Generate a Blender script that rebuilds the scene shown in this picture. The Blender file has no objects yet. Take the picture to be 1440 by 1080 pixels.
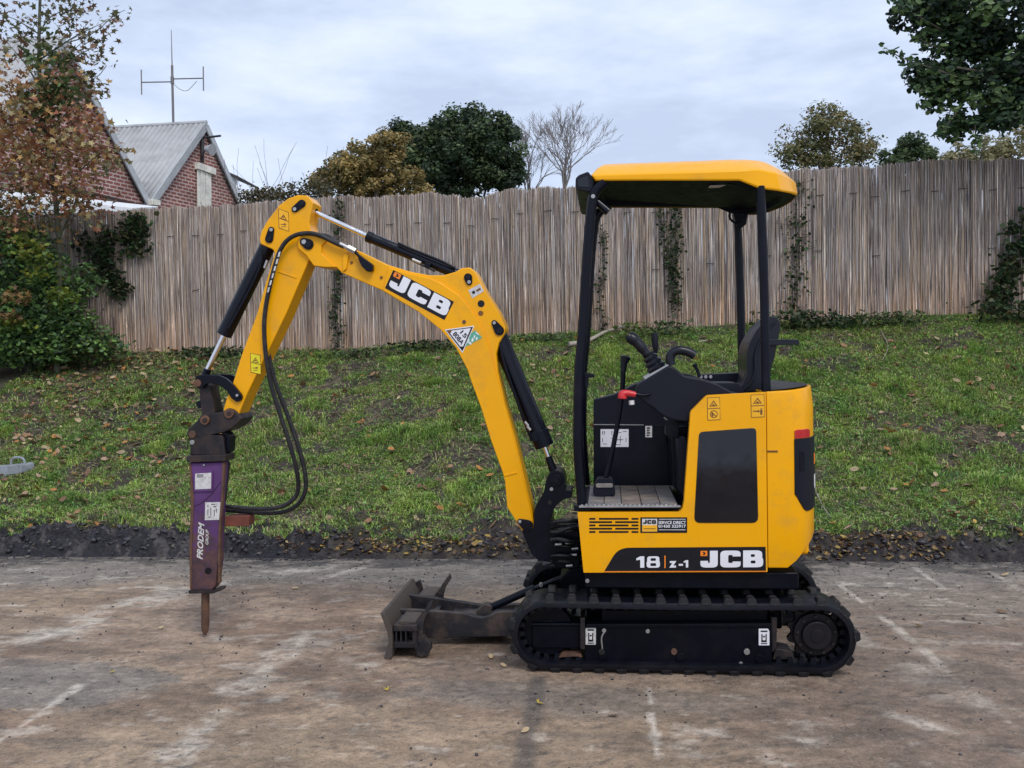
import bpy, bmesh, math, random
import numpy as np
from mathutils import Vector, Matrix
random.seed(7)
RNG = np.random.default_rng(11)
S = bpy.context.scene
COL = S.collection
R = math.radians

# ------------------------------------------------------------------ camera
CAM = Vector((0.0, -4.1, 1.458))
YAW, PITCH, ROLL, FPX = R(6.0), R(1.9), R(1.1), 1280.0
fwd = Vector((-math.sin(YAW) * math.cos(PITCH), math.cos(YAW) * math.cos(PITCH), -math.sin(PITCH)))
rt0 = Vector((math.cos(YAW), math.sin(YAW), 0))
up0 = rt0.cross(fwd)
crt = rt0 * math.cos(ROLL) - up0 * math.sin(ROLL)
cup = rt0 * math.sin(ROLL) + up0 * math.cos(ROLL)
cam_d = bpy.data.cameras.new('camera')
cam = bpy.data.objects.new('camera', cam_d)
COL.objects.link(cam)
M = Matrix((crt, cup, -fwd)).transposed().to_4x4()
M.translation = CAM
cam.matrix_world = M
cam_d.sensor_width = 36.0
cam_d.lens = 36.0 * FPX / 1440.0
cam_d.clip_end = 2000
S.camera = cam

# ------------------------------------------------------------------ light
SUN_EL, SUN_AZ = R(48), R(200)          # from behind the camera, to its right
world = bpy.data.worlds.new("World")
S.world = world
world.use_nodes = True
wt = world.node_tree
wt.nodes.clear()
wo = wt.nodes.new('ShaderNodeOutputWorld')
bg = wt.nodes.new('ShaderNodeBackground')
bg.inputs['Strength'].default_value = 0.1
sky = wt.nodes.new('ShaderNodeTexSky')
sky.sky_type = 'NISHITA'
sky.sun_disc = False
sky.sun_elevation = SUN_EL
sky.sun_rotation = R(160)
tcw = wt.nodes.new('ShaderNodeTexCoord')
mapw = wt.nodes.new('ShaderNodeMapping')
mapw.inputs['Scale'].default_value = (1.0, 1.0, 3.2)
mapw.inputs['Location'].default_value = (0.35, 0.1, 0.2)
n1 = wt.nodes.new('ShaderNodeTexNoise')
n1.inputs['Scale'].default_value = 3.4
n1.inputs['Detail'].default_value = 5.0
n1.inputs['Roughness'].default_value = 0.58
cr1 = wt.nodes.new('ShaderNodeValToRGB')
cr1.color_ramp.elements[0].position = 0.38
cr1.color_ramp.elements[0].color = (3.85, 4.5, 5.85, 1)
cr1.color_ramp.elements[1].position = 0.62
cr1.color_ramp.elements[1].color = (5.6, 6.25, 7.6, 1)
e_ = cr1.color_ramp.elements.new(0.5)
e_.color = (4.75, 5.42, 6.8, 1)
mixw = wt.nodes.new('ShaderNodeMixRGB')
mixw.inputs['Fac'].default_value = 0.93
wt.links.new(tcw.outputs['Generated'], mapw.inputs['Vector'])
wt.links.new(mapw.outputs['Vector'], n1.inputs['Vector'])
wt.links.new(n1.outputs['Fac'], cr1.inputs['Fac'])
wt.links.new(sky.outputs['Color'], mixw.inputs['Color1'])
wt.links.new(cr1.outputs['Color'], mixw.inputs['Color2'])
wt.links.new(mixw.outputs['Color'], bg.inputs['Color'])
wt.links.new(bg.outputs['Background'], wo.inputs['Surface'])
sun_d = bpy.data.lights.new('sun', 'SUN')
sun_d.energy = 1.25
sun_d.angle = R(22)
sun_d.color = (1.0, 0.95, 0.88)
sun = bpy.data.objects.new('sun', sun_d)
COL.objects.link(sun)
sd = Vector((0.42, -0.72, 1.0)).normalized()       # towards the sun
sun.rotation_euler = sd.to_track_quat('Z', 'Y').to_euler()
sky.sun_elevation = math.asin(sd.z)
sky.sun_rotation = math.atan2(sd.x, sd.y)
S.view_settings.view_transform = 'Standard'
S.view_settings.look = 'None'
S.view_settings.exposure = 0.64
S.view_settings.gamma = 1.0
S.view_settings.use_curve_mapping = False

# ------------------------------------------------------------------ pixel -> place
def ray(px, py):
    return (crt * ((px - 720) / FPX) + cup * ((540 - py) / FPX) + fwd)
def W(px, py, Y):
    d = ray(px, py)
    return CAM + d * ((Y - CAM.y) / d.y)
def G(px, py, z=0.0):
    d = ray(px, py)
    return CAM + d * ((z - CAM.z) / d.z)
def D(px, py, dep):
    return CAM + ray(px, py) * dep
def pm(Y):
    return (Y - CAM.y) / FPX

# ------------------------------------------------------------------ materials
def newmat(name):
    m = bpy.data.materials.new(name)
    m.use_nodes = True
    nt = m.node_tree
    return m, nt, nt.nodes['Principled BSDF']
def noise(nt, scale, detail=4, rough=0.55, coord='Object', stretch=None):
    tc = nt.nodes.new('ShaderNodeTexCoord')
    n = nt.nodes.new('ShaderNodeTexNoise')
    n.inputs['Scale'].default_value = scale
    n.inputs['Detail'].default_value = detail
    n.inputs['Roughness'].default_value = rough
    if stretch:
        mp = nt.nodes.new('ShaderNodeMapping')
        mp.inputs['Scale'].default_value = stretch
        nt.links.new(tc.outputs[coord], mp.inputs['Vector'])
        nt.links.new(mp.outputs['Vector'], n.inputs['Vector'])
    else:
        nt.links.new(tc.outputs[coord], n.inputs['Vector'])
    return n
def ramp(nt, src, p0, c0, p1, c1):
    r = nt.nodes.new('ShaderNodeValToRGB')
    r.color_ramp.elements[0].position = p0
    r.color_ramp.elements[0].color = (*c0, 1) if len(c0) == 3 else c0
    r.color_ramp.elements[1].position = p1
    r.color_ramp.elements[1].color = (*c1, 1) if len(c1) == 3 else c1
    nt.links.new(src, r.inputs['Fac'])
    return r
def mix(nt, fac, a, b, mode='MIX'):
    m = nt.nodes.new('ShaderNodeMixRGB')
    m.blend_type = mode
    for s, v in (('Fac', fac), ('Color1', a), ('Color2', b)):
        if isinstance(v, bpy.types.NodeSocket):
            nt.links.new(v, m.inputs[s])
        elif isinstance(v, (int, float)):
            m.inputs[s].default_value = v
        else:
            m.inputs[s].default_value = (*v, 1)
    return m.outputs['Color']
def bump(nt, bs, src, strength, dist):
    b = nt.nodes.new('ShaderNodeBump')
    b.inputs['Strength'].default_value = strength
    b.inputs['Distance'].default_value = dist
    nt.links.new(src, b.inputs['Height'])
    nt.links.new(b.outputs['Normal'], bs.inputs['Normal'])
def mat(name, col, rough=0.5, metal=0.0, var=0.12, nscale=9.0, dirt=None, dirt_amt=0.0, dscale=14.0, bmp=0.0, bscale=60, spec=0.5, coat=0.0):
    m, nt, bs = newmat(name)
    n = noise(nt, nscale)
    lo = tuple(c * (1 - var) for c in col)
    hi = tuple(min(1, c * (1 + var)) for c in col)
    c = ramp(nt, n.outputs['Fac'], 0.3, lo, 0.7, hi).outputs['Color']
    if dirt:
        dn = noise(nt, dscale, 8, 0.68)
        f = ramp(nt, dn.outputs['Fac'], 0.62 - 0.3 * dirt_amt, (0, 0, 0), 0.74 - 0.1 * dirt_amt, (dirt_amt,) * 3).outputs['Color']
        c = mix(nt, f, c, dirt)
    nt.links.new(c, bs.inputs['Base Color'])
    rn = noise(nt, 23.0, 6)
    rr = ramp(nt, rn.outputs['Fac'], 0.3, (max(0.02, rough - 0.08),) * 3, 0.7, (min(1, rough + 0.1),) * 3)
    nt.links.new(rr.outputs['Color'], bs.inputs['Roughness'])
    bs.inputs['Metallic'].default_value = metal
    bs.inputs['Specular IOR Level'].default_value = spec
    bs.inputs['Coat Weight'].default_value = coat
    if bmp:
        bump(nt, bs, noise(nt, bscale, 6).outputs['Fac'], 0.6, bmp)
    return m
MUD = (0.16, 0.115, 0.08)
yellow = mat('yellow_paint', (0.85, 0.385, 0.0), 0.33, var=0.04, nscale=3, dirt=(0.40, 0.23, 0.06), dirt_amt=0.34, dscale=7, spec=0.22, coat=0.1)
black = mat('black_paint', (0.0022, 0.0032, 0.0085), 0.34, var=0.3, dirt=(0.02, 0.018, 0.02), dirt_amt=0.25, dscale=9, spec=0.2)
blackgloss = mat('black_gloss', (0.002, 0.0028, 0.0085), 0.22, var=0.2, dirt=(0.012, 0.012, 0.014), dirt_amt=0.2, spec=0.28)
plastic = mat('dark_plastic', (0.0048, 0.0060, 0.0135), 0.46, var=0.12, spec=0.24, bmp=0.0004, bscale=420)
seatmat = mat('seat_vinyl', (0.0048, 0.0060, 0.0125), 0.34, var=0.12, spec=0.36, bmp=0.0004, bscale=300)
rubber = mat('track_rubber', (0.0028, 0.0034, 0.0075), 0.42, var=0.3, spec=0.3, dirt=(0.02, 0.018, 0.019), dirt_amt=0.35, dscale=12, bmp=0.001, bscale=90)
lugmat = mat('lug_rubber', (0.011, 0.011, 0.0135), 0.6, var=0.3, spec=0.25, dirt=(0.07, 0.06, 0.055), dirt_amt=0.5, dscale=20, bmp=0.002, bscale=70)
frameblack = mat('frame_black', (0.0014, 0.0023, 0.0062), 0.36, var=0.3, dirt=(0.011, 0.010, 0.011), dirt_amt=0.4, dscale=7, spec=0.16)
hose = mat('hose_rubber', (0.010, 0.010, 0.012), 0.45, var=0.25, dirt=(0.06, 0.05, 0.045), dirt_amt=0.45, dscale=25, spec=0.4, bmp=0.0006, bscale=200)
chrome = mat('chrome_rod', (0.72, 0.70, 0.70), 0.16, metal=1.0, var=0.04)
steel = mat('steel', (0.42, 0.41, 0.40), 0.4, metal=0.8, var=0.2)
rust = mat('rusty_steel', (0.085, 0.045, 0.03), 0.75, var=0.35, nscale=20, dirt=(0.17, 0.075, 0.035), dirt_amt=0.7, dscale=22, bmp=0.001, bscale=120)
browniron = mat('worn_iron', (0.013, 0.011, 0.013), 0.5, var=0.35, nscale=14, spec=0.4, dirt=(0.06, 0.03, 0.02), dirt_amt=0.6, dscale=14, bmp=0.0008, bscale=110)
bladeiron = mat('muddy_iron', (0.012, 0.012, 0.016), 0.5, var=0.35, nscale=10, spec=0.35, dirt=(0.10, 0.07, 0.052), dirt_amt=0.6, dscale=9, bmp=0.0008, bscale=90)
bladeface = mat('mud_covered_iron', (0.078, 0.060, 0.048), 0.7, var=0.35, nscale=12, dirt=(0.03, 0.026, 0.025), dirt_amt=0.8, dscale=12, bmp=0.0008, bscale=90)
purple_old = mat('purple_paint', (0.10, 0.036, 0.155), 0.45, var=0.3, nscale=6, spec=0.35, dirt=(0.075, 0.035, 0.03), dirt_amt=0.85, dscale=11, bmp=0.0006, bscale=90)
def breaker_paint():
    m, nt, bs = newmat('purple_paint')
    n = noise(nt, 9, 8, 0.7)
    c = ramp(nt, noise(nt, 5, 5).outputs['Fac'], .3, (0.066, 0.025, 0.098), .7, (0.12, 0.047, 0.172)).outputs['Color']
    tc = nt.nodes.new('ShaderNodeTexCoord'); sx = nt.nodes.new('ShaderNodeSeparateXYZ')
    nt.links.new(tc.outputs['Object'], sx.inputs[0])
    mr = nt.nodes.new('ShaderNodeMapRange')
    mr.inputs['From Min'].default_value = 0.95; mr.inputs['From Max'].default_value = 0.30
    mr.inputs['To Min'].default_value = -0.10; mr.inputs['To Max'].default_value = 0.22
    nt.links.new(sx.outputs['Z'], mr.inputs['Value'])
    ad = nt.nodes.new('ShaderNodeMath'); ad.operation = 'ADD'
    nt.links.new(n.outputs['Fac'], ad.inputs[0]); nt.links.new(mr.outputs['Result'], ad.inputs[1])
    f = ramp(nt, ad.outputs[0], .52, (0, 0, 0), .68, (.92,) * 3).outputs['Color']
    wear = ramp(nt, noise(nt, 16, 6, .7).outputs['Fac'], .35, (0.04, 0.028, 0.032), .68, (0.13, 0.06, 0.045)).outputs['Color']
    nt.links.new(mix(nt, f, c, wear), bs.inputs['Base Color'])
    bs.inputs['Roughness'].default_value = .5
    bs.inputs['Specular IOR Level'].default_value = .35
    bump(nt, bs, n.outputs['Fac'], .5, .0012)
    return m
purple = breaker_paint()
linermat = mat('canopy_liner', (0.0045, 0.0052, 0.0105), 0.6, var=0.1, spec=0.12)
redpl = mat('red_plastic', (0.55, 0.02, 0.025), 0.35, var=0.1)
redlens = mat('red_lens', (0.45, 0.012, 0.015), 0.15, var=0.1, coat=0.6)
redrust = mat('red_primer', (0.16, 0.04, 0.025), 0.7, var=0.3, dirt=(0.06, 0.04, 0.03), dirt_amt=0.5)
white = mat('white_print', (0.74, 0.74, 0.78), 0.5, var=0.04)
label_w = mat('worn_white_label', (0.62, 0.61, 0.60), 0.55, var=0.1, dirt=(0.25, 0.23, 0.22), dirt_amt=0.6, dscale=60)
label_k = mat('black_print', (0.006, 0.006, 0.009), 0.4, var=0.1, spec=0.3)
label_o = mat('orange_print', (0.85, 0.22, 0.01), 0.45, var=0.06)
label_y = mat('yellow_label', (0.84, 0.42, 0.008), 0.45, var=0.06)
label_g = mat('green_print', (0.10, 0.36, 0.25), 0.45, var=0.06)
label_l = mat('lime_label', (0.72, 0.62, 0.01), 0.45, var=0.06)
brownprint = mat('brown_print', (0.16, 0.06, 0.012), 0.5, var=0.1)
glassdark = mat('smoked_panel', (0.0035, 0.0035, 0.007), 0.035, var=0.1, spec=0.55)
tilemat = [mat('floor_mat_%s' % n, c, 0.65, var=0.25, nscale=18, dirt=(0.30, 0.24, 0.19), dirt_amt=0.7, dscale=16, bmp=0.001, bscale=150) for n, c in (('grey', (0.13, 0.125, 0.13)), ('brown', (0.16, 0.13, 0.11)), ('pale', (0.18, 0.17, 0.165)))]

# ------------------------------------------------------------------ object helpers
def link(name, me, m=None, parent=None):
    o = bpy.data.objects.new(name, me)
    COL.objects.link(o)
    if m:
        for mm in (m if isinstance(m, (list, tuple)) else [m]):
            me.materials.append(mm)
    if parent:
        o.parent = parent
        if parent.get('_loc'):
            o.matrix_parent_inverse = Matrix.Translation(Vector(parent['_loc'])).inverted()
    return o
def thing(name, label, cat, loc=(0, 0, 0), group=None):
    o = bpy.data.objects.new(name, None)
    COL.objects.link(o)
    o.empty_display_size = 0.1
    o.location = loc
    if Vector(loc).length > 0:
        o['_loc'] = tuple(loc)
    tag(o, label, cat, group)
    return o
def tag(o, label=None, cat=None, group=None, kind=None):
    if label: o['label'] = label
    if cat: o['category'] = cat
    if group: o['group'] = group
    if kind: o['kind'] = kind
    return o
def fin(name, bm, m, parent, bev=0.0, seg=2, smooth=True, ang=35):
    bmesh.ops.recalc_face_normals(bm, faces=bm.faces)
    me = bpy.data.meshes.new(name)
    bm.to_mesh(me)
    bm.free()
    if smooth:
        me.polygons.foreach_set('use_smooth', [True] * len(me.polygons))
        me.set_sharp_from_angle(angle=R(ang))
    o = link(name, me, m, parent)
    if bev:
        b = o.modifiers.new('bevel', 'BEVEL')
        b.width = bev
        b.segments = seg
        b.limit_method = 'ANGLE'
        b.angle_limit = R(ang)
        b.harden_normals = True
    return o
def rnd(pts, r, n=4):
    """round the corners of a closed outline; r a number or one per corner"""
    out = []
    L = len(pts)
    for i, p in enumerate(pts):
        ri = r[i] if isinstance(r, (list, tuple)) else r
        p = Vector(p)
        a = Vector(pts[i - 1]) - p
        b = Vector(pts[(i + 1) % L]) - p
        if ri <= 0:
            out.append(tuple(p))
            continue
        ra = min(ri, a.length * 0.49)
        rb = min(ri, b.length * 0.49)
        A = p + a.normalized() * ra
        B = p + b.normalized() * rb
        for k in range(n + 1):
            t = k / n
            out.append(tuple(A * (1 - t) ** 2 + p * (2 * t * (1 - t)) + B * t * t))
    return out
def circ(cx, cy, r, n=20):
    return [(cx + r * math.cos(2 * math.pi * k / n), cy + r * math.sin(2 * math.pi * k / n)) for k in range(n)]
def tear(x1, y1, r1, x2, y2, r2, n=10):
    a = math.atan2(y2 - y1, x2 - x1)
    d = math.hypot(x2 - x1, y2 - y1)
    k = math.acos(max(-1, min(1, (r1 - r2) / d)))
    out = []
    for i in range(n + 1):
        t = a + k + (2 * math.pi - 2 * k) * i / n
        out.append((x1 + r1 * math.cos(t), y1 + r1 * math.sin(t)))
    for i in range(n + 1):
        t = a - k + 2 * k * i / n
        out.append((x2 + r2 * math.cos(t), y2 + r2 * math.sin(t)))
    return out
def prof(name, pts, Y0, Y1, m, parent, bev=0.004, ang=35, seg=2):
    """outline seen on the plane Y0 (pixels), given its real depth to Y1"""
    bm = bmesh.new()
    vs = [bm.verts.new(W(x, y, Y0)) for x, y in pts]
    f = bm.faces.new(vs)
    r = bmesh.ops.extrude_face_region(bm, geom=[f])
    for v in r['geom']:
        if isinstance(v, bmesh.types.BMVert):
            v.co.y = Y1
    return fin(name, bm, m, parent, bev, seg, ang=ang)
def add_box(bm, lo, hi):
    vs = [bm.verts.new((x, y, z)) for x in (lo[0], hi[0]) for y in (lo[1], hi[1]) for z in (lo[2], hi[2])]
    for q in ((0, 1, 3, 2), (4, 6, 7, 5), (0, 4, 5, 1), (2, 3, 7, 6), (0, 2, 6, 4), (1, 5, 7, 3)):
        bm.faces.new([vs[i] for i in q])
def box(name, lo, hi, m, parent, bev=0.004):
    bm = bmesh.new()
    add_box(bm, lo, hi)
    return fin(name, bm, m, parent, bev)
def add_tube(bm, pts, rad, n=10, cap=True):
    """swept round section; rad a number or one per point"""
    pts = [Vector(p) for p in pts]
    rings = []
    N = len(pts)
    prev = None
    for i, p in enumerate(pts):
        t = (pts[min(i + 1, N - 1)] - pts[max(i - 1, 0)]).normalized()
        if prev is None:
            a = Vector((0, 0, 1)) if abs(t.z) < 0.9 else Vector((1, 0, 0))
            u = t.cross(a).normalized()
        else:
            u = (prev - t * prev.dot(t)).normalized()
        prev = u
        v = t.cross(u)
        r = rad[i] if isinstance(rad, (list, tuple)) else rad
        rings.append([bm.verts.new(p + (u * math.cos(2 * math.pi * k / n) + v * math.sin(2 * math.pi * k / n)) * r) for k in range(n)])
    for a, b in zip(rings, rings[1:]):
        for k in range(n):
            bm.faces.new((a[k], a[(k + 1) % n], b[(k + 1) % n], b[k]))
    if cap:
        bm.faces.new(rings[0])
        bm.faces.new(rings[-1])
def tube(name, pts, rad, m, parent, n=12, bev=0.0):
    bm = bmesh.new()
    add_tube(bm, pts, rad, n)
    return fin(name, bm, m, parent, bev, ang=50)
def spline(pts, sub=6):
    P = [Vector(p) for p in pts]
    P = [P[0] * 2 - P[1]] + P + [P[-1] * 2 - P[-2]]
    out = []
    for i in range(1, len(P) - 2):
        for k in range(sub):
            t = k / sub
            a, b, c, d = P[i - 1], P[i], P[i + 1], P[i + 2]
            out.append(0.5 * ((2 * b) + (c - a) * t + (2 * a - 5 * b + 4 * c - d) * t * t + (3 * b - a - 3 * c + d) * t ** 3))
    out.append(P[-2])
    return out
def disc(name, px, py, Y, rpx, depth, m, parent, bev=0.003, n=24):
    """round boss whose front face is at Y, reaching back by depth"""
    return prof(name, circ(px, py, rpx, n), Y, Y + depth, m, parent, bev, ang=50)
def rodpx(name, a, b, Y, wpx, m, parent, n=16):
    return tube(name, [W(*a, Y), W(*b, Y)], wpx * 0.5 * pm(Y), m, parent, n, 0.002)
# flat print: outlines filled through a 2D curve, then laid on a plane
def filled(loops):
    cu = bpy.data.curves.new('print', 'CURVE')
    cu.dimensions = '2D'
    cu.fill_mode = 'BOTH'
    for lp in loops:
        sp = cu.splines.new('POLY')
        sp.points.add(len(lp) - 1)
        for q, (x, y) in zip(sp.points, lp):
            q.co = (x, y, 0, 1)
        sp.use_cyclic_u = True
    o = bpy.data.objects.new('print', cu)
    COL.objects.link(o)
    bpy.context.view_layer.update()
    dg = bpy.context.evaluated_depsgraph_get()
    me = bpy.data.meshes.new_from_object(o.evaluated_get(dg))
    bpy.data.objects.remove(o)
    bpy.data.curves.remove(cu)
    return me
def fonted(txt, bold=0.0, shear=0.0, spacing=1.0):
    cu = bpy.data.curves.new('print', 'FONT')
    cu.body = txt
    cu.offset = bold
    cu.shear = shear
    cu.space_character = spacing
    cu.resolution_u = 3
    o = bpy.data.objects.new('print', cu)
    COL.objects.link(o)
    bpy.context.view_layer.update()
    dg = bpy.context.evaluated_depsgraph_get()
    me = bpy.data.meshes.new_from_object(o.evaluated_get(dg))
    bpy.data.objects.remove(o)
    bpy.data.curves.remove(cu)
    return me
def lay(name, me, bl, br, tl, Y, m, parent, box2=None):
    """map a flat mesh's box onto three pixel corners on the plane Y"""
    n = len(me.vertices)
    co = np.empty(n * 3)
    me.vertices.foreach_get('co', co)
    co = co.reshape(-1, 3)
    lo, hi = (co.min(0)[:2], co.max(0)[:2]) if box2 is None else (np.array(box2[:2]), np.array(box2[2:]))
    uv = (co[:, :2] - lo) / (hi - lo)
    A, B, C = (np.array(W(*q, Y)) for q in (bl, br, tl))
    out = A + uv[:, :1] * (B - A) + uv[:, 1:2] * (C - A)
    me.vertices.foreach_set('co', out.ravel())
    me.materials.clear()
    me.update()
    return link(name, me, m, parent)
def text(name, txt, bl, br, tl, Y, m, parent, bold=0.0, shear=0.0):
    return lay(name, fonted(txt, bold, shear), bl, br, tl, Y, m, parent)
def jcb(bl, br, tl, Y, parent, mc=None, square=True):
    J = rnd([(1.5, 4), (2.75, 4), (2.75, 0), (0, 0), (0, 1.6), (1.2, 1.6), (1.2, 1.1), (1.5, 1.1)], [0, 0, .9, .9, 0, 0, .15, .15])
    C = rnd([(6.35, 2.6), (5.1, 2.6), (5.1, 2.95), (4.4, 2.95), (4.4, 1.05), (5.1, 1.05), (5.1, 1.4), (6.35, 1.4), (6.35, 0), (3.15, 0), (3.15, 4), (6.35, 4)],
            [0, 0, .15, .3, .3, .15, 0, 0, .9, .9, .9, .9])
    B = rnd([(6.75, 0), (9.9, 0), (9.9, 2.0), (9.75, 2.1), (9.75, 4), (6.75, 4)], [0, .9, .4, .3, .9, 0])
    h1 = rnd([(7.95, .9), (8.7, .9), (8.7, 1.6), (7.95, 1.6)], .2)
    h2 = rnd([(7.95, 2.45), (8.6, 2.45), (8.6, 3.1), (7.95, 3.1)], .2)
    bx = (0, 0, 9.9, 4)
    for nm, lp in (('letter', [J]), ('letter', [C]), ('letter', [B, h1, h2])):
        lay(nm, filled(lp), bl, br, tl, Y, mc or white, parent, bx)
    if square:
        lay('logo_square', filled([rnd([(0, 2.75), (1.1, 2.75), (1.1, 4), (0, 4)], .12)]), bl, br, tl, Y, label_o, parent, bx)
        lay('logo_mark', filled([[(.3, 3.0), (.6, 3.0), (.85, 3.35), (.6, 3.75), (.3, 3.75), (.55, 3.35)]]), bl, br, tl, Y - 0.0006, label_k, parent, bx)
def sticker(name, pts, Y, m, parent, r=0.6):
    return prof(name, rnd(pts, r, 2), Y, Y + 0.0012, m, parent, 0)
# numpy meshes
def np_mesh(name, verts, faces, m, parent=None, cols=None, smooth=False):
    verts = np.asarray(verts, dtype=np.float32)
    faces = np.asarray(faces, dtype=np.int32)
    k = faces.shape[1]
    me = bpy.data.meshes.new(name)
    me.vertices.add(len(verts))
    me.vertices.foreach_set('co', verts.ravel())
    me.loops.add(faces.size)
    me.loops.foreach_set('vertex_index', faces.ravel())
    me.polygons.add(len(faces))
    me.polygons.foreach_set('loop_start', np.arange(0, faces.size, k, dtype=np.int32))
    if smooth:
        me.polygons.foreach_set('use_smooth', np.ones(len(faces), dtype=bool))
    if cols is not None:
        a = me.attributes.new('tint', 'FLOAT_COLOR', 'POINT')
        c4 = np.ones((len(verts), 4), dtype=np.float32)
        c4[:, :3] = cols
        a.data.foreach_set('color', c4.ravel())
    me.update(calc_edges=True)
    return link(name, me, m, parent)
def _h(ix, iy, seed):
    n = (ix.astype(np.int64) * 374761393 + iy.astype(np.int64) * 668265263 + seed * 144269504) & 0xffffffff
    n = ((n ^ (n >> 13)) * 1274126177) & 0xffffffff
    return ((n ^ (n >> 16)) & 0xffff) / 65535.0
def vnoise(x, y, seed=0):
    ix, iy = np.floor(x), np.floor(y)
    fx, fy = x - ix, y - iy
    fx, fy = fx * fx * (3 - 2 * fx), fy * fy * (3 - 2 * fy)
    a, b, c, d = _h(ix, iy, seed), _h(ix + 1, iy, seed), _h(ix, iy + 1, seed), _h(ix + 1, iy + 1, seed)
    return (a * (1 - fx) + b * fx) * (1 - fy) + (c * (1 - fx) + d * fx) * fy
def fbm(x, y, oct=4, seed=0, gain=0.5):
    s, a, t = 0.0, 1.0, 0.0
    for k in range(oct):
        s = s + a * vnoise(x * 2 ** k + 13.7 * k, y * 2 ** k + 7.3 * k, seed + k)
        t += a
        a *= gain
    return s / t
def sstep(a, b, x):
    t = np.clip((x - a) / (b - a), 0, 1)
    return t * t * (3 - 2 * t)
def tintmat(name, rough=0.7, bmp=0.0, bscale=80, trans=0.0, var=0.15, nscale=30, spec=0.3):
    m, nt, bs = newmat(name)
    at = nt.nodes.new('ShaderNodeAttribute')
    at.attribute_name = 'tint'
    n = noise(nt, nscale, 5)
    f = ramp(nt, n.outputs['Fac'], 0.3, (1 - var,) * 3, 0.7, (1 + var,) * 3).outputs['Color']
    c = mix(nt, 1.0, at.outputs['Color'], f, 'MULTIPLY')
    nt.links.new(c, bs.inputs['Base Color'])
    bs.inputs['Roughness'].default_value = rough
    bs.inputs['Specular IOR Level'].default_value = spec
    if bmp:
        bump(nt, bs, noise(nt, bscale, 7, 0.65).outputs['Fac'], 0.8, bmp)
    if trans:
        tr = nt.nodes.new('ShaderNodeBsdfTranslucent')
        nt.links.new(c, tr.inputs['Color'])
        mx = nt.nodes.new('ShaderNodeMixShader')
        mx.inputs['Fac'].default_value = trans
        out = nt.nodes['Material Output']
        nt.links.new(bs.outputs[0], mx.inputs[1])
        nt.links.new(tr.outputs[0], mx.inputs[2])
        nt.links.new(mx.outputs[0], out.inputs['Surface'])
    return m
leafmat = tintmat('leaf', 0.5, trans=0.3, var=0.2, nscale=12)
# ================================================================== SETTING
def seg_d(X, Y, a, b):
    ax, ay, bx, by = a[0], a[1], b[0], b[1]
    dx, dy = bx - ax, by - ay
    t = np.clip(((X - ax) * dx + (Y - ay) * dy) / (dx * dx + dy * dy), 0, 1)
    return np.hypot(X - ax - t * dx, Y - ay - t * dy), t
def g2(px, py):
    p = G(px, py)
    return (p.x, p.y)
K0, K1 = G(0, 784), G(1440, 792)          # back edge of the yard
kd = (K1 - K0); kd.z = 0
kd.normalize()
kn = Vector((-kd.y, kd.x, 0))             # away from the camera
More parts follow.
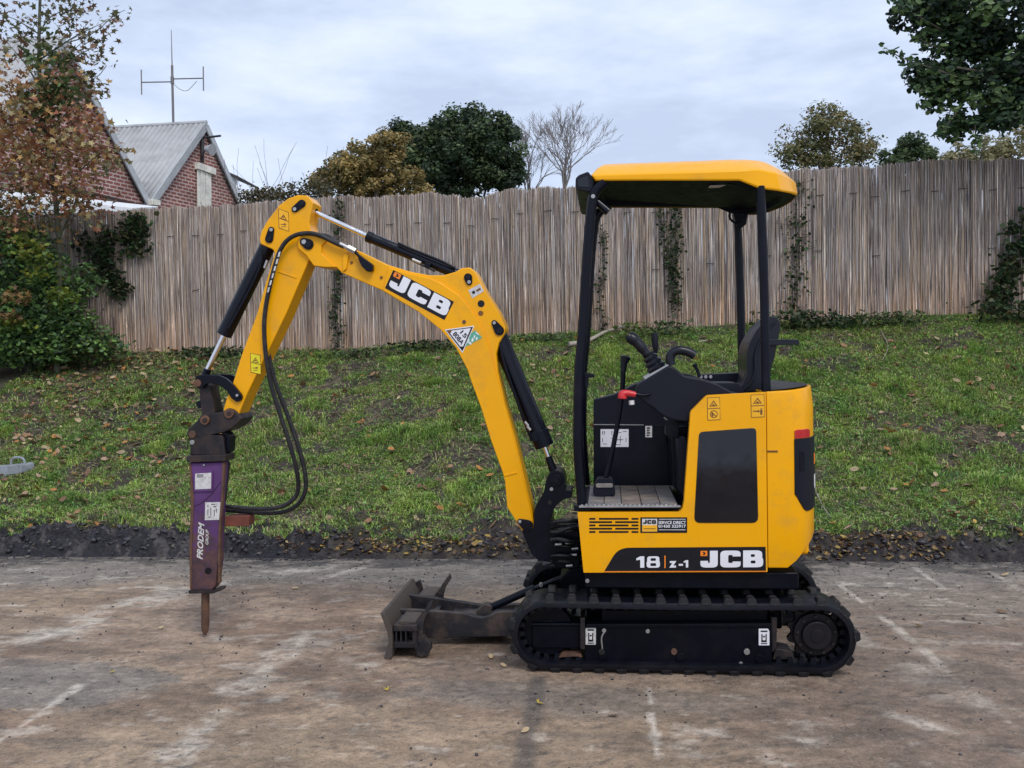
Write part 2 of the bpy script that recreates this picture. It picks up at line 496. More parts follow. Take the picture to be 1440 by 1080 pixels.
# ---- concrete yard
def yard():
    u = np.concatenate([np.linspace(-22, -4.6, 22)[:-1], np.linspace(-4.6, 4.8, 560), np.linspace(4.8, 22, 22)[1:]])
    v = np.concatenate([np.linspace(-9.5, -4.6, 10)[:-1], np.linspace(-4.6, 0.12, 360)])
    U, V = np.meshgrid(u, v, indexing='ij')
    o = np.array(K0) * 0.5 + np.array(K1) * 0.5
    X = o[0] + U * kd.x + V * kn.x
    Y = o[1] + U * kd.y + V * kn.y
    Z = 0.008 * (fbm(X * 0.9, Y * 0.9, 3, 5) - 0.5) + 0.003 * (fbm(X * 9, Y * 9, 3, 8) - 0.5)
    Z = np.where((np.abs(X) < 1.6) & (Y > -0.3) & (Y < 1.3), np.minimum(Z, 0.0), Z)
    n_l = fbm(X * 0.55, Y * 0.8, 4, 21)
    n_m = fbm(X * 2.6, Y * 4.6, 5, 31, 0.6)
    n_f = fbm(X * 11, Y * 16, 5, 41, 0.62)
    n_s = fbm(X * 2.2 + 3, Y * 8.0, 6, 51, 0.66)      # tyre-drag streaks across the yard
    tan = np.array([0.315, 0.235, 0.182])
    tan2 = np.array([0.175, 0.118, 0.088])
    gry = np.array([0.205, 0.183, 0.168])
    drk = np.array([0.075, 0.068, 0.066])
    wht = np.array([0.60, 0.555, 0.515])
    def mixc(c, d, f):
        return c * (1 - f[..., None]) + d * f[..., None]
    c = np.ones(X.shape + (3,)) * tan
    c = mixc(c, tan2, sstep(0.42, 0.58, 0.55 * n_m + 0.25 * n_s + 0.20 * n_f) * 0.75)
    c = mixc(c, np.array([0.125, 0.095, 0.078]), sstep(0.50, 0.62, fbm(X * 1.3 + 9, Y * 2.0, 6, 58, 0.62)) * 0.6)
    c = mixc(c, np.array([0.16, 0.128, 0.112]), sstep(0.6, 2.2, U + 0.8 * (n_m - 0.5)) * 0.5)
    c = mixc(c, np.array([0.33, 0.255, 0.185]), sstep(0.52, 0.72, n_l) * 0.5)
    edge = n_m - 0.5
    # grey band along the soil edge, grey slab lower left and right of the tracks
    g = sstep(-1.0 , -0.55, V + 0.55 * edge + 0.12 * np.sin(U * 1.3)) * 0.95
    def blob(px, py, rx, ry, soft=0.5):
        cx, cy = g2(px, py)
        d = np.hypot((X - cx) / rx, (Y - cy) / ry) + 0.75 * edge + 0.35 * (n_f - 0.5)
        return 1 - sstep(1 - soft, 1.0, d)
    g = np.maximum(g, blob(40, 965, 0.72, 0.36, 0.35) * 0.95)
    g = np.maximum(g, blob(1330, 830, 1.5, 0.8) * 0.6)
    g = np.maximum(g, blob(820, 985, 1.0, 0.22) * 0.55)
    g = np.maximum(g, blob(600, 800, 1.4, 0.5) * 0.6)
    c = mixc(c, gry * (0.82 + 0.36 * n_f)[..., None], g)
    c = mixc(c, drk * 1.5, blob(255, 925, 0.2, 0.1, 0.9) * 0.5)  # shadow smudge below the chisel, painted into the concrete colour
    c = mixc(c, drk * 1.4, blob(10, 930, 0.2, 0.09, 0.8) * 0.7)
    c = mixc(c, drk * 1.4, blob(700, 975, 0.22, 0.1, 0.9) * 0.5)
    # pale scuffs
    w = np.zeros(X.shape)
    def streak(pa, pb, wd, amt, br=0.5, hard=0.25):
        nonlocal w
        d, t = seg_d(X, Y, g2(*pa), g2(*pb))
        f = 1 - sstep(wd * hard, wd, d + wd * 2.2 * (n_m - 0.5) + 0.02 * (n_f - 0.5))
        f = f * sstep(br - 0.09, br + 0.10, 0.5 * n_f + 0.5 * n_s)
        w = np.maximum(w, f * amt)
    streak((-60, 930), (235, 832), 0.20, 0.62, 0.45)
    streak((-40, 905), (330, 815), 0.10, 0.5, 0.48)
    streak((0, 915), (140, 872), 0.05, 0.8, 0.4)
    streak((-30, 1062), (110, 965), 0.035, 0.85, 0.38)
    streak((330, 975), (430, 890), 0.12, 0.62, 0.46)
    streak((300, 900), (480, 885), 0.09, 0.45, 0.5)
    streak((225, 1085), (320, 995), 0.10, 0.7, 0.46)
    streak((470, 970), (520, 935), 0.10, 0.6, 0.45)
    streak((380, 985), (420, 960), 0.06, 0.5, 0.5)
    streak((400, 805), (490, 793), 0.10, 0.5, 0.45)
    streak((455, 812), (520, 795), 0.05, 0.55, 0.42)
    streak((540, 925), (620, 928), 0.05, 0.4, 0.5)
    streak((913, 968), (917, 990), 0.018, 0.7, 0.4)
    streak((915, 1003), (932, 1090), 0.019, 0.85, 0.36)
    streak((965, 1090), (985, 1030), 0.12, 0.62, 0.5)
    streak((1095, 1060), (1150, 1025), 0.10, 0.55, 0.52)
    streak((1180, 822), (1270, 890), 0.022, 0.7, 0.38)
    streak((1262, 885), (1320, 932), 0.028, 0.55, 0.42)
    streak((1320, 935), (1450, 1040), 0.03, 0.4, 0.46)
    streak((1285, 797), (1330, 828), 0.02, 0.45, 0.42)
    streak((1380, 795), (1440, 832), 0.03, 0.5, 0.44)
    streak((1210, 905), (1440, 905), 0.08, 0.35, 0.52)
    streak((1260, 1010), (1460, 1065), 0.10, 0.6, 0.47)
    streak((1300, 950), (1400, 1000), 0.16, 0.45, 0.5)
    streak((1200, 890), (1215, 905), 0.08, 0.6, 0.45)
    w = np.maximum(w, sstep(0.57, 0.68, 0.45 * n_s + 0.55 * n_f) * 0.5 * (0.3 + 0.7 * sstep(0.45, 0.6, n_l)))
    c = mixc(c, wht, w * 0.9)
    # dark drag marks left by the tracks
    n_d = fbm(X * 1.8 + 31, Y * 12.0 + 5, 5, 66, 0.62)
    c = mixc(c, drk * 1.3, sstep(0.60, 0.70, n_d) * 0.35 * (V < -0.5))
    # dark strip where two slabs meet
    d, t = seg_d(X, Y, g2(757, 955), g2(728, 1120))
    f = 1 - sstep(0.02, 0.055, d + 0.05 * (n_f - 0.5))
    c = mixc(c, drk * 1.25, f * 0.75 * sstep(0.3, 0.5, n_f + 0.15))
    # crumbs of black soil trodden in
    c = mixc(c, drk, sstep(0.655, 0.72, fbm(X * 23, Y * 30, 4, 61, 0.65)) * 0.6)
    c = mixc(c, drk * 0.7, sstep(-0.34, -0.10, V + 0.9 * edge + 0.25 * (n_f - 0.5)) * sstep(0.36, 0.5, n_f) * 0.85)
    nu, nv = U.shape
    idx = np.arange(nu * nv).reshape(nu, nv)
    F = np.stack([idx[:-1, :-1], idx[1:, :-1], idx[1:, 1:], idx[:-1, 1:]], -1).reshape(-1, 4)
    m, nt, bs = newmat('concrete')
    at = nt.nodes.new('ShaderNodeAttribute'); at.attribute_name = 'tint'
    n1 = noise(nt, 26, 9, 0.72)
    n2 = noise(nt, 6.0, 10, 0.72, stretch=(0.75, 1.25, 1))
    f1 = ramp(nt, n1.outputs['Fac'], 0.32, (0.66,) * 3, 0.68, (1.28,) * 3).outputs['Color']
    f2 = ramp(nt, n2.outputs['Fac'], 0.33, (0.66,) * 3, 0.67, (1.34,) * 3).outputs['Color']
    cc = mix(nt, 1.0, mix(nt, 1.0, at.outputs['Color'], f1, 'MULTIPLY'), f2, 'MULTIPLY')
    n3 = noise(nt, 95, 3, 0.7)
    lt = ramp(nt, n3.outputs['Fac'], 0.34, (0.4,) * 3, 0.41, (0, 0, 0)).outputs['Color']
    cc = mix(nt, lt, cc, (0.42, 0.38, 0.34))
    sp = ramp(nt, n3.outputs['Fac'], 0.57, (0, 0, 0), 0.64, (0.6,) * 3).outputs['Color']
    cc = mix(nt, sp, cc, (0.06, 0.055, 0.05))
    nt.links.new(cc, bs.inputs['Base Color'])
    rr = ramp(nt, n2.outputs['Fac'], 0.3, (0.62,) * 3, 0.7, (0.9,) * 3)
    nt.links.new(rr.outputs['Color'], bs.inputs['Roughness'])
    bs.inputs['Specular IOR Level'].default_value = 0.35
    bump(nt, bs, n1.outputs['Fac'], 0.7, 0.006)
    V3 = np.stack([X, Y, Z], -1).reshape(-1, 3)
    c = c * np.array([1.04, 1.0, 0.91])
    o = np_mesh('concrete_yard', V3, F, m, None, c.reshape(-1, 3), True)
    tag(o, 'stained tan and grey concrete yard scuffed with pale streaks under the digger', 'ground', None, 'structure')
yard()

# ---- bank and land beyond
FA, FB = D(60, 494, 12.0), D(1480, 437, 10.6)
fdir = (FB - FA); fdir.z = 0
fdir.normalize()
fnrm = Vector((fdir.y, -fdir.x, 0))       # towards the camera
def on_fence(px, py, off=0.0):
    d = ray(px, py)
    p0 = FA + fnrm * off
    return CAM + d * ((p0 - CAM).dot(fnrm) / d.dot(fnrm))
base_px = [(-300, 500), (60, 500), (105, 498), (150, 495), (330, 494), (480, 492), (640, 480), (760, 470), (900, 464), (1100, 452), (1300, 443), (1440, 440), (1800, 430)]
top_px = [(-300, 310), (60, 303), (105, 300), (200, 294), (300, 291), (340, 287), (445, 277), (539, 277), (608, 272), (643, 277), (678, 278), (705, 268), (747, 265), (799, 264), (860, 260), (1125, 238), (1230, 235), (1305, 226), (1440, 224), (1800, 215)]
def s_z(lst):
    P = [on_fence(*q) for q in lst]
    return np.array([(p - FA).dot(fdir) for p in P]), np.array([p.z for p in P])
BS, BZ = s_z(base_px)
TS, TZ = s_z(top_px)
base_z = lambda s: np.interp(s, BS, BZ)
top_z = lambda s: np.interp(s, TS, TZ)
SMIN, SMAX = -7.0, 17.5
KO = K0 * 0.5 + K1 * 0.5
def bank_h(X, Y):
    """height of the bank; also how far from the yard edge to the fence (0..1)"""
    a = (X - KO.x) * kn.x + (Y - KO.y) * kn.y                       # metres behind the yard edge
    b = -((X - FA.x) * fnrm.x + (Y - FA.y) * fnrm.y)                # metres behind the fence
    s = (X - FA.x) * fdir.x + (Y - FA.y) * fdir.y
    t = a / np.maximum(a - b, 0.01)
    u = (X - KO.x) * kd.x + (Y - KO.y) * kd.y
    bz = base_z(s)
    tt = np.clip(t, 0, 1)
    h = bz * (0.75 * tt ** 1.3 + 0.25 * sstep(0, 1, tt))
    h = np.where(t > 1, bz, h)
    amp = sstep(0.0, 0.12, t) * (1 - sstep(0.93, 1.0, t))
    h = h + amp * (0.16 * (fbm(X * 0.7, Y * 0.7, 3, 3) - 0.5) + 0.09 * (fbm(X * 2.4, Y * 2.4, 4, 9) - 0.5))
    # scraped-up ridge of wet soil along the yard
    hl = 0.045 * (1 - sstep(-1.9, -0.7, u)) + 0.025 + 0.03 * sstep(1.4, 2.6, u)
    rid = np.exp(-((a - 0.20) / 0.13) ** 2) * hl * (0.25 + 1.5 * fbm(X * 2.6, Y * 3.2, 4, 17))
    rid = rid + np.where((a > 0.02) & (a < 0.7), (0.12 + 0.08 * (1 - sstep(-1.2, -0.2, u)) + 0.06 * sstep(2, 3, u)) * np.abs(fbm(X * 6, Y * 10, 4, 19, 0.62) - 0.5) * 2 + 0.05 * (fbm(X * 19, Y * 24, 3, 23, 0.6) - 0.5), 0)
    h = h + rid * sstep(0.0, 0.1, a)
    return h - 0.02 * (1 - sstep(0, 0.05, a)), t, a, u
def green_mask(X, Y, t, a, u):
    n = 0.5 * fbm(X * 1.3, Y * 1.9, 4, 71) + 0.5 * fbm(X * 4.2, Y * 5.2, 4, 72)
    lim = 0.24 + 0.20 * sstep(-1.8, -0.4, u) * (1 - 0.4 * sstep(1.5, 3, u)) + 0.60 * (fbm(X * 1.5, Y * 1.5, 3, 75) - 0.5) * 2
    # bare soil low down near the machine, mossy turf beyond
    m = sstep(0.39, 0.47, n + 0.02 * sstep(1.0, 2.5, u))
    return m * sstep(lim - 0.12, lim + 0.1, a) * (1 - 0.55 * sstep(0.9, 1.0, t)) * (1 - 0.75 * sstep(0.58, 0.8, t + 0.2 * (fbm(X * 1.7, Y * 1.7, 3, 78) - 0.5)) * (1 - sstep(-3.6, -2.2, u)))
def bank():
    u = np.concatenate([np.linspace(-18, -6.2, 30)[:-1], np.linspace(-6.2, 6.6, 820), np.linspace(6.6, 18, 30)[1:]])
    v = np.concatenate([np.linspace(0.0, 1.0, 90)[:-1], np.linspace(1.0, 6.0, 170)[:-1], np.linspace(6.0, 12, 20)])
    U, V = np.meshgrid(u, v, indexing='ij')
    X = KO.x + U * kd.x + V * kn.x
    Y = KO.y + U * kd.y + V * kn.y
    H, t, a, uu = bank_h(X, Y)
    soil = np.array([0.055, 0.043, 0.036]); wet = np.array([0.024, 0.022, 0.028]); moss = np.array([0.080, 0.10, 0.034]); straw = np.array([0.17, 0.135, 0.085])
    n_m = fbm(X * 2.5, Y * 2.5, 5, 81, 0.6); n_f = fbm(X * 13, Y * 13, 4, 83, 0.6)
    def mixc(c, d, f):
        return c * (1 - f[..., None]) + d * f[..., None]
    c = np.ones(X.shape + (3,)) * soil * (0.7 + 0.7 * n_f)[..., None]
    c = mixc(c, straw, sstep(0.5, 0.64, 0.3 * n_m + 0.7 * n_f) * 0.6)
    gm = green_mask(X, Y, t, a, uu)
    c = mixc(c, moss * (0.6 + 0.9 * n_f)[..., None], gm * 0.7)
    wet = np.array([0.026, 0.024, 0.030])
    glint = sstep(0.54, 0.64, 0.35 * fbm(X * 6, Y * 12, 3, 87) + 0.65 * fbm(X * 24, Y * 30, 3, 85, 0.6))  # highlights of the wet flakes, painted into the soil colour
    wet = wet[None, None] * (1 - glint[..., None]) + np.array([0.088, 0.079, 0.078]) * glint[..., None]
    c = mixc(c, wet, (1 - sstep(0.45, 0.75, a + 0.4 * (n_m - 0.5))) * (1 - 0.6 * sstep(-1.6, -0.6, uu) * (1 - 0.5 * sstep(1.4, 2.2, uu))))
    nu, nv = U.shape
    idx = np.arange(nu * nv).reshape(nu, nv)
    F = np.stack([idx[:-1, :-1], idx[1:, :-1], idx[1:, 1:], idx[:-1, 1:]], -1).reshape(-1, 4)
    m = tintmat('bank_soil', 0.62, 0.05, 42, 0, 0.45, 30, 0.35)
    o = np_mesh('grass_bank', np.stack([X, Y, H], -1).reshape(-1, 3), F, m, None, c.reshape(-1, 3), True)
    tag(o, 'sloping bank of mossy turf and bare soil rising to the reed fence', 'bank', None, 'structure')
    m2 = mat('field_soil', (0.06, 0.07, 0.03), 0.9, var=0.3, nscale=0.5)
    bm = bmesh.new()
    zz = float(base_z(np.array([5.0]))[0]) - 0.06
    P0 = KO + kn * 11.9
    vs = [bm.verts.new(P0 + kd * sx + kn * sy + Vector((0, 0, zz))) for sx, sy in ((-400, 0), (400, 0), (400, 700), (-400, 700))]
    bm.faces.new(vs)
    tag(fin('field', bm, m2, None), 'rough open ground beyond the reed fence', 'ground', None, 'structure')
bank()

def pick(n, umin, umax, amin, amax):
    uu = RNG.uniform(umin, umax, n)
    aa = RNG.uniform(amin, amax, n)
    return KO.x + uu * kd.x + aa * kn.x, KO.y + uu * kd.y + aa * kn.y
# ---- turf: short blades, in clumps
def turf():
    n = 860000
    X, Y = pick(n, -6.2, 6.4, 0.25, 5.9)
    H, t, a, u = bank_h(X, Y)
    gm = green_mask(X, Y, t, a, u)
    ck = sstep(0.38, 0.60, fbm(X * 11, Y * 13, 3, 97, 0.55))
    keep = (RNG.random(n) < (gm * (0.25 + 0.95 * ck) + 0.07 * (a > 0.5))) & (t < 0.995)
    X, Y, H, a, u, t = X[keep], Y[keep], H[keep], a[keep], u[keep], t[keep]
    n = len(X)
    hn = fbm(X * 2.2, Y * 2.2, 3, 91)
    cl = fbm(X * 6, Y * 6, 2, 92)
    L = RNG.uniform(0.018, 0.062, n) * (0.35 + 1.1 * hn) * (1 + 1.1 * sstep(0.60, 0.74, fbm(X * 3.1, Y * 3.1, 3, 99)))
    wd = RNG.uniform(0.004, 0.0095, n)
    th = RNG.uniform(0, 2 * np.pi, n)
    lean = RNG.uniform(0.5, 1.45, n)
    dx, dy = np.cos(th), np.sin(th)
    sx, sy = -dy * wd * 0.5, dx * wd * 0.5
    B = np.stack([X, Y, H - 0.005], -1)
    mid = B + np.stack([dx * L * 0.35 * lean, dy * L * 0.35 * lean, L * 0.6], -1)
    tip = B + np.stack([dx * L * 0.95 * lean, dy * L * 0.95 * lean, L * (1.0 - 0.38 * lean)], -1)
    s = np.stack([sx, sy, np.zeros(n)], -1)
    V = np.stack([B - s, B + s, mid + s * 0.9, mid - s * 0.9, tip], 1).reshape(-1, 3)
    i = np.arange(n)[:, None] * 5
    F = np.concatenate([i + np.array([[0, 1, 2]]), i + np.array([[0, 2, 3]]), i + np.array([[3, 2, 4]])], 1).reshape(-1, 3)
    q = RNG.random(n)
    g1 = np.array([0.27, 0.445, 0.085]); g2_ = np.array([0.48, 0.57, 0.15]); g3 = np.array([0.13, 0.27, 0.08]); st = np.array([0.46, 0.38, 0.23]); br = np.array([0.13, 0.085, 0.055])
    f = np.clip(cl * 1.5 - 0.25 + RNG.normal(0, 0.18, n), 0, 1)[:, None]
    c = g3 * (1 - f) + g2_ * f
    c = np.where((q < 0.3)[:, None], g1, c)
    dry = 0.07 + 0.20 * (fbm(X * 1.7, Y * 1.7, 3, 95) > 0.52)
    c = np.where((q > 1 - dry)[:, None], st, c)
    c = np.where((q > 1 - dry * 0.4)[:, None], br, c)
    c = c * RNG.uniform(0.7, 1.25, n)[:, None]
    o = np_mesh('grass', V, F, tintmat('grass_blade', 0.55, trans=0.25, var=0.1), None, np.repeat(c, 5, 0))
    tag(o, 'short patchy green grass growing over the bank', 'grass', None, 'stuff')
turf()
# flat leaves: a folded ragged oval each
def leaves_at(P, nrm_tilt, size, asp=0.7, curl=0.25, star=False, out=None):
    n = len(P)
    th = RNG.uniform(0, 2 * np.pi, n)
    tx = RNG.normal(0, nrm_tilt, n); ty = RNG.normal(0, nrm_tilt, n)
    N = np.stack([tx, ty, np.ones(n)], -1)
    if out is not None:
        N = out * 1.1 + RNG.normal(0, 0.55, (n, 3)) + np.array([0, 0, 0.45])
    N /= np.linalg.norm(N, axis=1)[:, None]
    A = np.stack([np.cos(th), np.sin(th), np.zeros(n)], -1)
    A -= N * (A * N).sum(1)[:, None]
    A /= np.linalg.norm(A, axis=1)[:, None]
    Bv = np.cross(N, A)
    if star:
        rad = np.array([1.0, 0.42, 0.85, 0.38, 0.7, 0.34, 0.5, 0.7, 0.38, 0.85, 0.42])
        rad = np.array([1.0, 0.45, 0.9, 0.4, 0.75, 0.28, 0.22, 0.28, 0.75, 0.4, 0.9, 0.45])
        k = len(rad)
        an = np.arange(k) * 2 * np.pi / k
        ou = np.stack([np.cos(an) * rad, np.sin(an) * rad], -1)
    else:
        ou = np.array([(1.0, 0), (0.55, 0.8), (-0.1, 1.0), (-0.75, 0.6), (-1.0, 0), (-0.75, -0.6), (-0.1, -1.0), (0.55, -0.8)])
        ou = ou * np.array([1, asp])
        k = 8
    J = ou[None] * (1 + RNG.normal(0, 0.12, (n, k, 1)))
    cz = curl * (np.abs(J[..., 1]) + 0.5 * J[..., 0] ** 2) * RNG.uniform(-0.6, 1.2, (n, 1))
    sz = size[:, None, None]
    V = P[:, None] + sz * (J[..., :1] * A[:, None] + J[..., 1:] * Bv[:, None] + cz[..., None] * N[:, None])
    V = np.concatenate([P[:, None], V], 1)
    i = (np.arange(n) * (k + 1))[:, None, None]
    tri = np.array([[0, 1 + j, 1 + (j + 1) % k] for j in range(k)])[None]
    return V.reshape(-1, 3), (i + tri).reshape(-1, 3), k + 1
def weeds():
    n = 75000
    X, Y = pick(n, -6.2, 6.4, 0.5, 5.9)
    H, t, a, u = bank_h(X, Y)
    p = 0.16 + 0.8 * sstep(0.5, 0.62, fbm(X * 1.4, Y * 1.4, 3, 131)) * (0.35 + 0.65 * (u > 1.0))
    p = p + 0.5 * (t > 0.9)
    keep = (RNG.random(n) < p) & (t < 0.99)
    X, Y, H = X[keep], Y[keep], H[keep]
    n = len(X)
    P = np.stack([X, Y, H + RNG.uniform(0.012, 0.05, n)], -1)
    V, F, k = leaves_at(P, 0.5, RNG.uniform(0.007, 0.019, n), 0.6)
    c = np.array([0.115, 0.23, 0.07]) * RNG.uniform(0.5, 1.6, n)[:, None] + np.array([0.02, 0.01, 0.0])
    o = np_mesh('ground_cover', V, F, leafmat, None, np.repeat(c, k, 0))
    tag(o, 'low broad-leaved weeds spread through the grass bank', 'weeds', None, 'stuff')
    # dead stalks and clippings lying on the bank
    n = 34000
    X, Y = pick(n, -6.2, 6.4, 0.3, 5.85)
    H, t, a, u = bank_h(X, Y)
    keep = RNG.random(n) < 0.25 + 0.75 * (fbm(X * 1.6, Y * 1.6, 3, 137) > 0.5)
    X, Y, H = X[keep], Y[keep], H[keep]
    n = len(X)
    th = RNG.uniform(0, 2 * np.pi, n); L = RNG.uniform(0.02, 0.10, n); w = RNG.uniform(0.002, 0.005, n)
    d = np.stack([np.cos(th), np.sin(th), RNG.normal(0, 0.25, n)], -1) * L[:, None] * 0.5
    s = np.stack([-np.sin(th), np.cos(th), np.zeros(n)], -1) * w[:, None] * 0.5
    up = np.array([0, 0, 1.0])
    P = np.stack([X, Y, H + RNG.uniform(0.008, 0.035, n)], -1)
    V = np.stack([P - d - s, P - d + s, P + d + s, P + d - s, P + up * 0.006], 1).reshape(-1, 3)
    i = (np.arange(n) * 5)[:, None, None]
    F = (i + np.array([[0, 1, 4], [1, 2, 4], [2, 3, 4], [3, 0, 4]])[None]).reshape(-1, 3)
    c = np.where((RNG.random(n) < 0.5)[:, None], np.array([0.24, 0.19, 0.115]), np.array([0.10, 0.07, 0.045])) * RNG.uniform(0.6, 1.3, n)[:, None]
    o = np_mesh('dead_stalks_litter', V, F, tintmat('dead_stalk', 0.8), None, np.repeat(c, 5, 0))
    tag(o, 'dry stalks and clippings strewn over the grass bank', 'litter', None, 'stuff')
weeds()
def fallen():
    # leaves on the bank, thicker to the left under the maple
    n = 9500
    X, Y = pick(n, -6.0, 6.2, 0.3, 5.8)
    H, t, a, u = bank_h(X, Y)
    p = 0.16 + 0.8 * (1 - sstep(-4.6, -2.0, u)) * (0.4 + 0.6 * t) + 0.05 * (u > 2.5)
    keep = RNG.random(n) < p
    X, Y, H, u = X[keep], Y[keep], H[keep], u[keep]
    n1 = len(X)
    P1 = np.stack([X, Y, H + RNG.uniform(0.02, 0.05, n1)], -1)
    s1 = RNG.uniform(0.014, 0.046, n1)
    # drift of leaves along the yard edge
    n = 3400
    uu = np.concatenate([RNG.uniform(-1.6, 1.2, 1200), RNG.uniform(1.5, 4.6, 2200)])
    aa = 0.15 + RNG.normal(0, 0.09, n) + 0.03
    X = KO.x + uu * kd.x + aa * kn.x; Y = KO.y + uu * kd.y + aa * kn.y
    keep = (aa > 0.03) & (fbm(X * 2.3, Y * 2.3, 3, 141) > 0.44)
    X, Y = X[keep], Y[keep]
    H = bank_h(X, Y)[0]
    n2 = len(X)
    P2 = np.stack([X, Y, H + RNG.uniform(0.004, 0.018, n2)], -1)
    s2 = RNG.uniform(0.008, 0.026, n2)
    P = np.concatenate([P1, P2]); s = np.concatenate([s1, s2])
    V, F, k = leaves_at(P, 0.55, s, 0.62, 0.45)
    pal1 = np.array([(0.30, 0.17, 0.09), (0.36, 0.24, 0.16), (0.40, 0.19, 0.06), (0.20, 0.11, 0.07), (0.42, 0.33, 0.19)])
    pal2 = np.array([(0.40, 0.28, 0.07), (0.30, 0.19, 0.07), (0.16, 0.09, 0.05), (0.11, 0.07, 0.05), (0.34, 0.27, 0.15), (0.20, 0.13, 0.08)])
    c = np.concatenate([pal1[RNG.integers(0, 5, n1)], pal2[RNG.integers(0, 6, n2)]]) * RNG.uniform(0.65, 1.15, n1 + n2)[:, None]
    o = np_mesh('fallen_leaves', V, F, tintmat('dry_leaf', 0.65, trans=0.12, var=0.25, nscale=40), None, np.repeat(c, k, 0))
    tag(o, 'brown and yellow fallen leaves scattered over the bank and drifted along the yard edge', 'leaves', None, 'stuff')
fallen()
def clods():
    # lumps of wet soil along the ridge, and crumbs on the concrete
    base = bmesh.new()
    bmesh.ops.create_icosphere(base, subdivisions=1, radius=1.0)
    bv = np.array([v.co[:] for v in base.verts]); bf = np.array([[v.index for v in f.verts] for f in base.faces])
    base.free()
    n = 4200
    uu = RNG.uniform(-6, 6.2, n)
    aa = np.abs(RNG.normal(0.2, 0.2, n)) - 0.06
    k = RNG.random(n)
    dens = np.where(uu < -1.2, 1.0, np.where(uu > 1.3, 0.7, 0.55))
    keep = (k < dens)
    uu, aa = uu[keep], aa[keep]
    n = len(uu)
    X = KO.x + uu * kd.x + aa * kn.x; Y = KO.y + uu * kd.y + aa * kn.y
    H = np.where(aa > 0.02, bank_h(X, Y)[0], 0.0)
    s = (0.004 + 0.009 * RNG.random(n) ** 3 * 2.2) * np.where(RNG.random(n) < 0.03, 2.0, 1.0) * np.where(aa < 0.05, 0.6, 1)
    # scattered crumbs further out on the concrete
    m_ = 4200
    u2 = RNG.uniform(-4.5, 4.7, m_); a2 = -np.where(RNG.random(m_) < 0.4, RNG.exponential(0.5, m_), RNG.uniform(0, 4.4, m_))
    X2 = KO.x + u2 * kd.x + a2 * kn.x; Y2 = KO.y + u2 * kd.y + a2 * kn.y
    P = np.concatenate([np.stack([X, Y, H + s * 0.3], -1), np.stack([X2, Y2, np.full(m_, 0.003)], -1)])
    s = np.concatenate([s, 0.0012 + 0.005 * RNG.random(m_) ** 3])
    n = len(P)
    sc = s[:, None] * RNG.uniform(0.6, 1.3, (n, 3)) * np.array([1.25, 1.1, 0.8])
    V = bv[None] * (1 + RNG.normal(0, 0.34, (n, len(bv), 1))) * sc[:, None] + P[:, None]
    F = (np.arange(n)[:, None, None] * len(bv) + bf[None]).reshape(-1, 3)
    c = np.array([0.034, 0.031, 0.037]) * RNG.uniform(0.4, 1.9, n)[:, None]
    c = np.where((RNG.random(n) < 0.05)[:, None], np.array([0.11, 0.095, 0.08]), c)
    o = np_mesh('soil_rubble', V.reshape(-1, 3), F, tintmat('wet_clod', 0.5, 0.004, 90, 0, 0.3, spec=0.5), None, np.repeat(c, len(bv), 0))
    tag(o, 'dark wet lumps of soil heaped along the back edge of the yard', 'soil', None, 'stuff')
clods()

